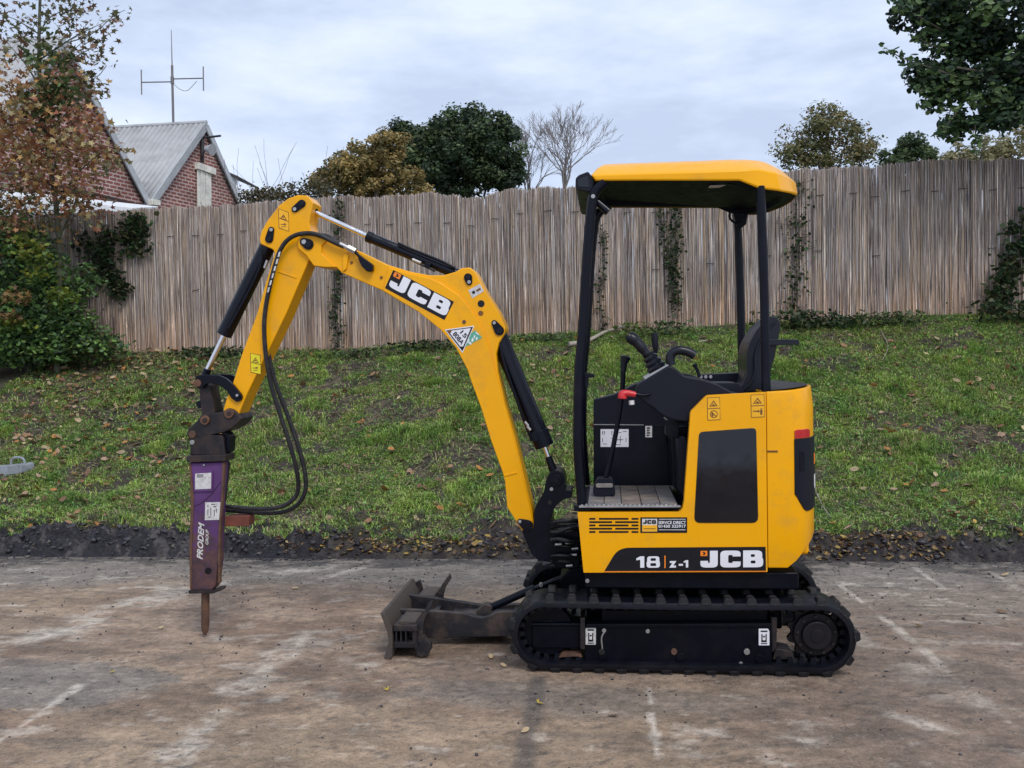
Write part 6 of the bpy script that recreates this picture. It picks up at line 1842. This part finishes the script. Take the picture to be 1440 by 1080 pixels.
ivy('thin ivy strand seen just behind the front canopy post', [(842, 296), (846, 330), (850, 370), (843, 410), (846, 440), (852, 464)], 200, .03, bare_p=.4)
ivy('thicker ivy strand under the middle of the canopy', [(951, 288), (949, 320), (951, 360), (947, 390), (951, 420), (950, 448)], 430, .045, bare_p=.3)
ivy('faint ivy strand slanting beside the thicker one under the canopy', [(929, 290), (932, 325), (938, 360), (944, 385)], 150, .03, bare_p=.35)
ivy('bushy ivy strand on the fence beyond the rear of the canopy', [(1123, 258), (1120, 300), (1124, 335), (1117, 370), (1122, 400), (1112, 430)], 420, .085, bare_p=.4)
ivy('ivy patch high on the fence next to the brick gable', [(190, 308), (188, 330), (192, 352)], 420, .10, .06, .032, 0.1)
ivy('ivy trailing down the fence beside the bramble', [(150, 322), (155, 350), (152, 375), (163, 395), (168, 412)], 420, .075, .05, .030, .2)
ivy('spread of ivy on the fence over the bramble', [(118, 330), (132, 345), (140, 365), (128, 390), (112, 410)], 330, .11, .07, .030, .15)
ivy('dark ivy climbing the fence where it leaves the picture', [(1446, 300), (1436, 330), (1424, 360), (1416, 390), (1405, 415), (1400, 435)], 620, .09, .06, .032, .12)
# weeds at the foot of the fence
def weed(label, px, py, w, h, n, pal=GRN, off=.25, size=.026):
    q = on_fence(px, py, off)
    t = thing('weed_clump', label, 'weeds', (q.x, q.y, ground_z(q.x, q.y)), 'weeds along the fence foot')
    c0 = np.array((q.x, q.y, ground_z(q.x, q.y) + h * .5))
    P = c0 + RNG.normal(0, 1, (n, 1)) * w * .5 * np.array(fdir) + np.abs(RNG.normal(0, .12, (n, 1))) * np.array(fnrm) + np.array([0, 0, 1]) * RNG.uniform(-.5, .6, (n, 1)) * h
    V, F, k = leaf_cloud(P, RNG.uniform(size * .6, size * 1.4, n), .55)
    c = np.array(pal)[RNG.integers(0, len(pal), n)] * RNG.uniform(.6, 1.3, n)[:, None]
    np_mesh('foliage', V, F, leafmat, t, np.repeat(c, k, 0))
    bm = bmesh.new()
    for k in range(10):
        a = Vector((q.x, q.y, ground_z(q.x, q.y) - .03)) + fdir * random.gauss(0, w * .4)
        add_tube(bm, [a, a + Vector((random.gauss(0, .05), -.03, h * .6)), a + Vector((random.gauss(0, .1), -.05, h))], .003, 4)
    fin('stem', bm, bark, t)
weed('dark green weeds at the fence foot behind the seat', 1122, 440, .55, .18, 420, IVY)
weed('low dark weeds along the fence foot beyond the rear light', 1180, 446, .5, .12, 260, IVY)
weed('small green weed clump at the fence foot above the open bank', 1250, 437, .38, .13, 220, GRN)
weed('green weeds at the fence foot below the thicker ivy', 940, 458, .3, .14, 150, GRN)
weed('pale green grass clump at the fence foot by the joystick', 890, 462, .22, .16, 130, [(0.09, 0.14, 0.03), (0.12, 0.15, 0.05)])
weed('dark leaves at the fence foot under the boom', 600, 480, .5, .10, 200, IVY)
weed('green leaves at the fence foot between dipper and boom', 505, 489, .6, .09, 200, GRN)
weed('dark green weeds at the fence foot behind the tilt cylinder', 300, 492, .5, .12, 260, IVY)
weed('creeping dark weeds at the fence foot next to the overhanging ivy', 1420, 440, .5, .22, 420, IVY)
weed('weeds at the fence foot behind the boom cylinder', 760, 470, .5, .08, 160, GRN)
# ---- brick buildings
A20 = R(20) - YAW
e1 = Vector((math.sin(A20), math.cos(A20), 0))          # along the gable front, going away
e2 = Vector((-math.cos(R(-8) + YAW), -math.sin(R(-8) + YAW), 0))   # along the ridge, to the left
nf_ = Vector((e1.y, -e1.x, 0))
AP = D(285, 178, 25)
def on_gable(px, py, off=0.0):
    d = ray(px, py)
    p0 = AP + nf_ * off
    return CAM + d * ((p0 - CAM).dot(nf_) / d.dot(nf_))
def brickmat():
    m, nt, bs = newmat('brick_wall')
    tc = nt.nodes.new('ShaderNodeTexCoord')
    cx = nt.nodes.new('ShaderNodeVectorMath'); cx.operation = 'DOT_PRODUCT'
    cx.inputs[1].default_value = e1
    nt.links.new(tc.outputs['Object'], cx.inputs[0])
    sx = nt.nodes.new('ShaderNodeSeparateXYZ'); nt.links.new(tc.outputs['Object'], sx.inputs[0])
    cb = nt.nodes.new('ShaderNodeCombineXYZ')
    nt.links.new(cx.outputs['Value'], cb.inputs[0]); nt.links.new(sx.outputs['Z'], cb.inputs[1])
    b = nt.nodes.new('ShaderNodeTexBrick')
    nt.links.new(cb.outputs[0], b.inputs['Vector'])
    b.inputs['Scale'].default_value = 1.0
    b.inputs['Brick Width'].default_value = 0.235
    b.inputs['Row Height'].default_value = 0.092
    b.inputs['Mortar Size'].default_value = 0.017
    b.inputs['Mortar Smooth'].default_value = 0.2
    b.inputs['Color1'].default_value = (0.26, 0.085, 0.066, 1)
    b.inputs['Color2'].default_value = (0.165, 0.055, 0.047, 1)
    b.inputs['Mortar'].default_value = (0.45, 0.35, 0.32, 1)
    n = noise(nt, 1.6, 6)
    f = ramp(nt, n.outputs['Fac'], .3, (.7,) * 3, .7, (1.25,) * 3).outputs['Color']
    nt.links.new(mix(nt, 1, b.outputs['Color'], f, 'MULTIPLY'), bs.inputs['Base Color'])
    bs.inputs['Roughness'].default_value = .85
    bump(nt, bs, b.outputs['Fac'], -.6, .01)
    return m
brick = brickmat()
sheet = mat('roof_sheet', (0.40, 0.405, 0.41), .55, var=.1, nscale=2, dirt=(0.25, 0.245, 0.24), dirt_amt=.5, dscale=3)
fascia = mat('grey_fascia', (0.42, 0.435, 0.45), .6, var=.12, nscale=4, dirt=(0.22, 0.22, 0.22), dirt_amt=.5, dscale=5)
cream = mat('cream_boards', (0.74, 0.71, 0.63), .65, var=.12, nscale=6, dirt=(0.35, 0.32, 0.28), dirt_amt=.5, dscale=8)
darkm = mat('dark_metalwork', (0.03, 0.028, 0.03), .6)
def gable(label, apex, le, re, length):
    """wall pentagon in the front plane, corrugated roof running back along e2"""
    b = thing('brick_building', label, 'building', (apex.x, apex.y, ZF), 'brick buildings beyond the fence')
    zb = ZF - .2
    bm = bmesh.new()
    fr = [Vector((le.x, le.y, zb)), Vector((re.x, re.y, zb)), re, apex, le]
    v0 = [bm.verts.new(v) for v in fr]; v1 = [bm.verts.new(v + e2 * .3) for v in fr]
    bm.faces.new(v0); bm.faces.new(v1[::-1])
    for k in range(5):
        bm.faces.new((v0[k], v0[(k + 1) % 5], v1[(k + 1) % 5], v1[k]))
    fin('wall', bm, brick, b, smooth=False)
    bm = bmesh.new()
    sl = [Vector((le.x, le.y, zb)), le - Vector((0, 0, .1))]
    q = [bm.verts.new(v + e2 * k) for k in (.31, length) for v in sl]
    bm.faces.new((q[0], q[1], q[3], q[2]))
    fin('wall', bm, brick, b, smooth=False)
    # corrugated sheets, one slope at a time
    for side, eave in ((0, le), (1, re)):
        bm = bmesh.new()
        pitch, rows = .15, int(length / .0375)
        drop = eave + (eave - apex).normalized() * .18
        nn = (drop - apex).cross(e2).normalized()
        if nn.z < 0: nn = -nn
        A, B = [], []
        for k in range(rows + 1):
            x = -.10 + k * .0375
            hgt = .024 * math.cos(2 * math.pi * x / pitch)
            A.append(bm.verts.new(apex + e2 * x + nn * (hgt + .09))); B.append(bm.verts.new(drop + e2 * x + nn * (hgt + .09)))
        for k in range(rows):
            bm.faces.new((A[k], A[k + 1], B[k + 1], B[k]))
        o = fin('roof', bm, sheet, b, ang=80)
        sol = o.modifiers.new('thickness', 'SOLIDIFY'); sol.thickness = .012
        # barge board along the gable edge
        bm = bmesh.new()
        u = (drop - apex).normalized()
        for s_, w in ((.115, .20),):
            c = [apex + nn * .12, drop + nn * .12, drop - nn * (w - .12) , apex - nn * (w - .12)]
            f0 = [bm.verts.new(v - e2 * .13) for v in c]; f1 = [bm.verts.new(v - e2 * .09) for v in c]
            bm.faces.new(f0); bm.faces.new(f1[::-1])
            for k in range(4):
                bm.faces.new((f0[k], f0[(k + 1) % 4], f1[(k + 1) % 4], f1[k]))
        fin('barge_board', bm, fascia, b)
    bm = bmesh.new()
    add_tube(bm, [apex + Vector((0, 0, .10)) - e2 * .12, apex + Vector((0, 0, .10)) + e2 * length], .07, 8)
    fin('ridge_cap', bm, sheet, b)
    return b
leR = on_gable(207, 290); reR = on_gable(334, 290)
zE = leR.z
reR = AP + (reR - AP) * 1.0
bR = gable('brick gable with a grey corrugated roof and a tall cream boarded door', AP, leR, reR, 11)
apL = on_gable(84, 60); reL = on_gable(205, 291)
leL = apL + Vector((2 * (apL.x - reL.x) - (apL.x - reL.x), 2 * (apL.y - reL.y) - (apL.y - reL.y), reL.z - apL.z))
bL = gable('nearer brick gable partly hidden by the maple, with pale barge boards', apL, leL, reL, 8)
def gbox(name, pts, o0, o1, m, par, bev=.01):
    bm = bmesh.new()
    a = [bm.verts.new(on_gable(x, y, o0)) for x, y in pts]; b = [bm.verts.new(v.co + nf_ * (o1 - o0)) for v in a]
    bm.faces.new(a); bm.faces.new(b[::-1])
    L = len(a)
    for k in range(L):
        bm.faces.new((a[k], a[(k + 1) % L], b[(k + 1) % L], b[k]))
    return fin(name, bm, m, par, bev)
dr = gbox('boarded_door', [(276.5, 238), (295.5, 246), (295.5, 320), (276.5, 320)], .0, .05, cream, bR)
for k in range(5):
    x = 276.8 + k * 3.8
    gbox('door_board', [(x, 238 + k * 1.5), (x + 3.3, 239.5 + k * 1.5), (x + 3.3, 320), (x, 320)], .05, .08 + .008 * (k % 2), cream, dr, .004)
gbox('door_lintel', [(273.3, 228.5), (298.3, 237.5), (298.3, 247), (273.3, 238)], .0, .14, cream, bR)
gbox('gutter_box', [(203, 281), (215, 283), (215, 290), (203, 289)], .0, .25, cream, bR)
gbox('down_pipe', [(209, 290), (215, 290), (215, 330), (209, 330)], .05, .18, cream, bR)
gbox('string_course', [(-60, 222), (200, 288), (200, 291), (-60, 227)], .0, .03, mat('dark_brick', (0.06, 0.03, 0.028), .85), bL, .004)
P_ = on_gable(284.5, 196, .06)
fl_ = tube('flood_light', [on_gable(284.5, 192, .06), on_gable(284.5, 228, .06)], .05, darkm, bR)
tube('lamp_arm', [on_gable(284.5, 194, .06), on_gable(284.5, 194, .06) + nf_ * .6], .03, darkm, fl_)
tube('lamp_arm', [on_gable(284.5, 221, .06), on_gable(287, 213, .55)], .03, darkm, fl_)
q = on_gable(289, 209, .6)
tube('lamp_head', [q, q + nf_ * .22 + Vector((0, 0, -.05))], [.06, .16], mat('lamp_grey', (0.35, 0.35, 0.36), .4), fl_, 14)
# lean-to with a pale roof in front of the nearer gable
q0, q1 = D(-90, 262, 17), D(186, 292, 17)
b = thing('pale_shed', 'low pale-roofed shed behind the fence under the brick gable', 'shed', (q0.lerp(q1, .5).x, q0.lerp(q1, .5).y, ZF))
bm = bmesh.new()
back = Vector((-.2, 1.4, 0.25))
top_ = [q0, q1, q1 + back, q0 + back]
a = [bm.verts.new(v) for v in top_]; c = [bm.verts.new(v - Vector((0, 0, .12))) for v in top_]
bm.faces.new(a); bm.faces.new(c[::-1])
for k in range(4):
    bm.faces.new((a[k], a[(k + 1) % 4], c[(k + 1) % 4], c[k]))
palew = mat('pale_paint', (0.68, 0.69, 0.70), .6, var=.08)
fin('roof', bm, palew, b, .01)
bm = bmesh.new()
for (u, v) in ((q0, q1), (q1, q1 + back), (q0 + back, q0)):
    f = [bm.verts.new(p) for p in (Vector((u.x, u.y, ZF)), Vector((v.x, v.y, ZF)), v - Vector((0, 0, .13)), u - Vector((0, 0, .13)))]
    bm.faces.new(f)
fin('wall', bm, mat('pale_wall', (0.52, 0.54, 0.55), .7, var=.1), b)
# far roof end showing beyond the right gable
Q = lambda x, y: D(x, y, 31)
b = thing('far_house', 'small far roof with a white fascia showing past the brick gable', 'house', (Q(326, 260).x, Q(326, 260).y, ZF), 'brick buildings beyond the fence')
def slab(name, pts, dep, m, th=.25):
    bm = bmesh.new()
    a = [bm.verts.new(D(x, y, dep)) for x, y in pts]; c = [bm.verts.new(v.co + Vector((-.1, th, 0))) for v in a]
    bm.faces.new(a); bm.faces.new(c[::-1])
    for k in range(len(a)):
        bm.faces.new((a[k], a[(k + 1) % len(a)], c[(k + 1) % len(a)], c[k]))
    return fin(name, bm, m, b, .005)
slab('roof', [(300, 232), (315, 239), (334.5, 247.5), (334.5, 250.5), (315, 242.5), (300, 236)], 30.8, darkm, 2)
slab('fascia', [(300, 237), (334, 251), (334.5, 261), (318, 256), (300, 250)], 31, palew)
slab('wall', [(300, 251), (331, 262), (333, 300), (333, 420), (300, 420)], 31.2, brick)
slab('corner_post', [(331, 260), (335, 261), (336, 420), (332, 420)], 30.9, palew)
# ---- antenna on the right gable's ridge
def to_ridge(px, py):
    d = ray(px, py)
    n_ = Vector((d.x, d.y, 0)); n_ = Vector((-e2.y, e2.x, 0))
    return CAM + d * ((AP - CAM).dot(n_) / d.dot(n_))
r0 = to_ridge(243.5, 176)
an = thing('antenna', 'thin mast antenna with two vertical dipoles on a crossbar above the roof ridge', 'antenna', (r0.x, r0.y, r0.z))
mt_ = mat('antenna_metal', (0.17, 0.155, 0.15), .5, metal=.4)
dz = r0 - CAM
dep = (r0 - CAM).dot(fwd)
tube('mast', [D(244, 183, dep), D(242.5, 120, dep), D(242, 92, dep)], .034, mt_, an, 8)
tube('whip', [D(242, 92, dep), D(240.8, 42, dep)], [.016, .008], mt_, an, 6)
tube('crossbar', [D(198.5, 115.8, dep), D(242, 115, dep)], .017, mt_, an, 6)
tube('crossbar', [D(242, 111, dep), D(286, 110, dep)], .017, mt_, an, 6)
tube('dipole', [D(198.6, 98, dep), D(199.2, 133, dep)], .017, mt_, an, 6)
tube('dipole', [D(285.8, 93.5, dep), D(286.2, 127.5, dep)], .017, mt_, an, 6)
tube('mast_clamp', [D(242.2, 108, dep), D(242.5, 118, dep)], .05, mt_, an, 8)
tube('feed_cable', spline([D(245, 119, dep), D(254, 126, dep), D(264, 127, dep), D(277, 114, dep)], 5), .008, mt_, an, 5)
# ---- odds and ends on the bank
def lay_on_bank(px, py):
    """where the line of sight meets the bank"""
    d = ray(px, py)
    lo, hi = 5.0, 13.0
    for k in np.linspace(5.5, 12.5, 141):
        q = CAM + d * float(k)
        if q.z < ground_z(q.x, q.y):
            return q
    return CAM + d * 11.0
deadwood = mat('dead_wood', (0.30, 0.265, 0.225), .85, var=.25, nscale=10, bmp=.003, bscale=40)
def branch(label, path, r, m=deadwood, forks=0):
    P = []
    for x, y in path:
        q = lay_on_bank(x, y); P.append(q + Vector((0, -.02, .02 + r)))
    t = tube('dead_branch', spline(P, 5), [r * (1 - .6 * k / (5 * (len(P) - 1))) for k in range(5 * (len(P) - 1) + 1)], m, None, 8)
    tag(t, label, 'branch', 'dead sticks on the bank')
branch('thick pale dead branch lying at the fence foot by the front canopy post', [(800, 490), (825, 486), (848, 474), (866, 468), (884, 463)], .03)
branch('long thin straw-coloured stick lying behind the control levers', [(982, 484), (1005, 480), (1032, 475)], .008)
branch('thin slanting stick on the bank just behind the counterweight', [(1144, 689), (1154, 712), (1162, 724), (1178, 744)], .007)
branch('thin twig on the bank above the open turf', [(1238, 468), (1248, 490), (1240, 510)], .006)
branch('short dark twig against the bank below the fence stone', [(1300, 480), (1318, 492), (1332, 505)], .006, bark)
q = lay_on_bank(1358, 440)
bm = bmesh.new()
bmesh.ops.create_icosphere(bm, subdivisions=3, radius=1)
for v in bm.verts:
    k = 1 + .25 * (float(fbm(np.array([v.co.x * 1.7 + 5]), np.array([v.co.z * 1.7 + v.co.y]), 3, 3)[0]) - .5)
    v.co = Vector((v.co.x * .16 * k, v.co.y * .10 * k, v.co.z * .055 * k)) + q + Vector((0, -.05, .03))
tag(fin('stone', bm, mat('pale_stone', (0.38, 0.36, 0.33), .85, var=.2, bmp=.003, bscale=40), None), 'pale flat stone at the fence foot near the dark climbing ivy', 'stone')
# grey plastic container at the left edge
q = lay_on_bank(8, 672)
c = thing('plastic_container', 'pale grey plastic container with a loop handle lying on the grass at the edge', 'container', tuple(q))
gp = mat('grey_plastic', (0.27, 0.30, 0.34), .4, var=.1, dirt=(0.13, 0.12, 0.11), dirt_amt=.6)
s_ = (q - CAM).length / FPX
ux = crt; uz = Vector((0, 0, 1))
def cpt(x, y, dy=0):
    return q + ux * ((x - 8) * s_) + uz * ((672 - y) * s_) + Vector((0, dy, 0.01))
bm = bmesh.new()
a = [bm.verts.new(cpt(x, y, -.06)) for x, y in rnd([(-20, 660), (6, 658), (32, 655), (33, 667), (14, 669), (12, 676), (-20, 676)], 3, 3)]
b_ = [bm.verts.new(v.co + Vector((.03, .16, .0))) for v in a]
bm.faces.new(a); bm.faces.new(b_[::-1])
for k in range(len(a)):
    bm.faces.new((a[k], a[(k + 1) % len(a)], b_[(k + 1) % len(a)], b_[k]))
fin('body', bm, gp, c, .008)
tube('loop_handle', spline([cpt(15, 658), cpt(17, 650), cpt(25, 648), cpt(31, 651), cpt(32, 658)], 4), .011, gp, c, 8)
bm = bmesh.new()
add_tube(bm, [cpt(-14, 668, -.085), cpt(3, 668, -.085)], .05, 10)
fin('cap', bm, mat('blue_plastic', (0.03, 0.035, 0.16), .4), c, .005)
# single leaves on the concrete
LC = {'yellow': (0.45, 0.33, 0.04), 'tan': (0.42, 0.31, 0.17), 'brown': (0.16, 0.10, 0.06)}
LM = {k: mat(k + '_leaf', v, .6, var=.25, nscale=60) for k, v in LC.items()}
def one_leaf(label, px, py, size, kind, stand=0.3):
    q = G(px, py)
    P = np.array([[0, 0, .008]])
    V, F, k = leaves_at(P, .3, np.array([size]), .6, .55, star=kind == 'yellow')
    me = bpy.data.meshes.new('leaf')
    me.from_pydata(V.tolist(), [], F.tolist())
    lo = min(v[2] for v in V.tolist())
    o = link('fallen_leaf', me, LM[kind])
    o.location = (q.x, q.y, .006 - lo)
    so = o.modifiers.new('thickness', 'SOLIDIFY'); so.thickness = .0008
    tag(o, label, 'leaf', 'single leaves on the concrete')
one_leaf('curled yellow leaf on the grey concrete patch below the breaker', 158, 946, 0.020, 'yellow')
one_leaf('small pale leaf alone near the lower edge of the grey patch', 20, 1003, .018, 'tan')
one_leaf('tan leaf lying between the breaker and the yard edge', 415, 829, 0.019, 'tan')
one_leaf('pale leaf flat on the concrete beside the chisel shadow', 226, 885, .02, 'tan')
one_leaf('yellowish leaf on the concrete midway between breaker and dozer blade', 545, 972, .022, 'yellow')
one_leaf('bunched yellow leaf on the dark joint below the track', 757, 992, 0.025, 'yellow')
one_leaf('curled tan leaf beside the dark joint close to the picture bottom', 739, 1030, 0.019, 'tan')
one_leaf('tan leaf between the dozer blade and the track', 690, 925, .022, 'tan')
one_leaf('small pale leaf at the front of the track on the concrete', 708, 938, .016, 'tan')
one_leaf('brown leaf lying on the concrete right below the track middle', 862, 1008, .02, 'brown')
one_leaf('orange-brown leaf near the yard edge behind the long pale line', 1413, 810, 0.031, 'tan')
one_leaf('brown leaf on the grey concrete well to the side of the sprocket', 1408, 862, .03, 'brown')
one_leaf('tan leaf on the long pale line past the sprocket', 1292, 882, .022, 'tan')
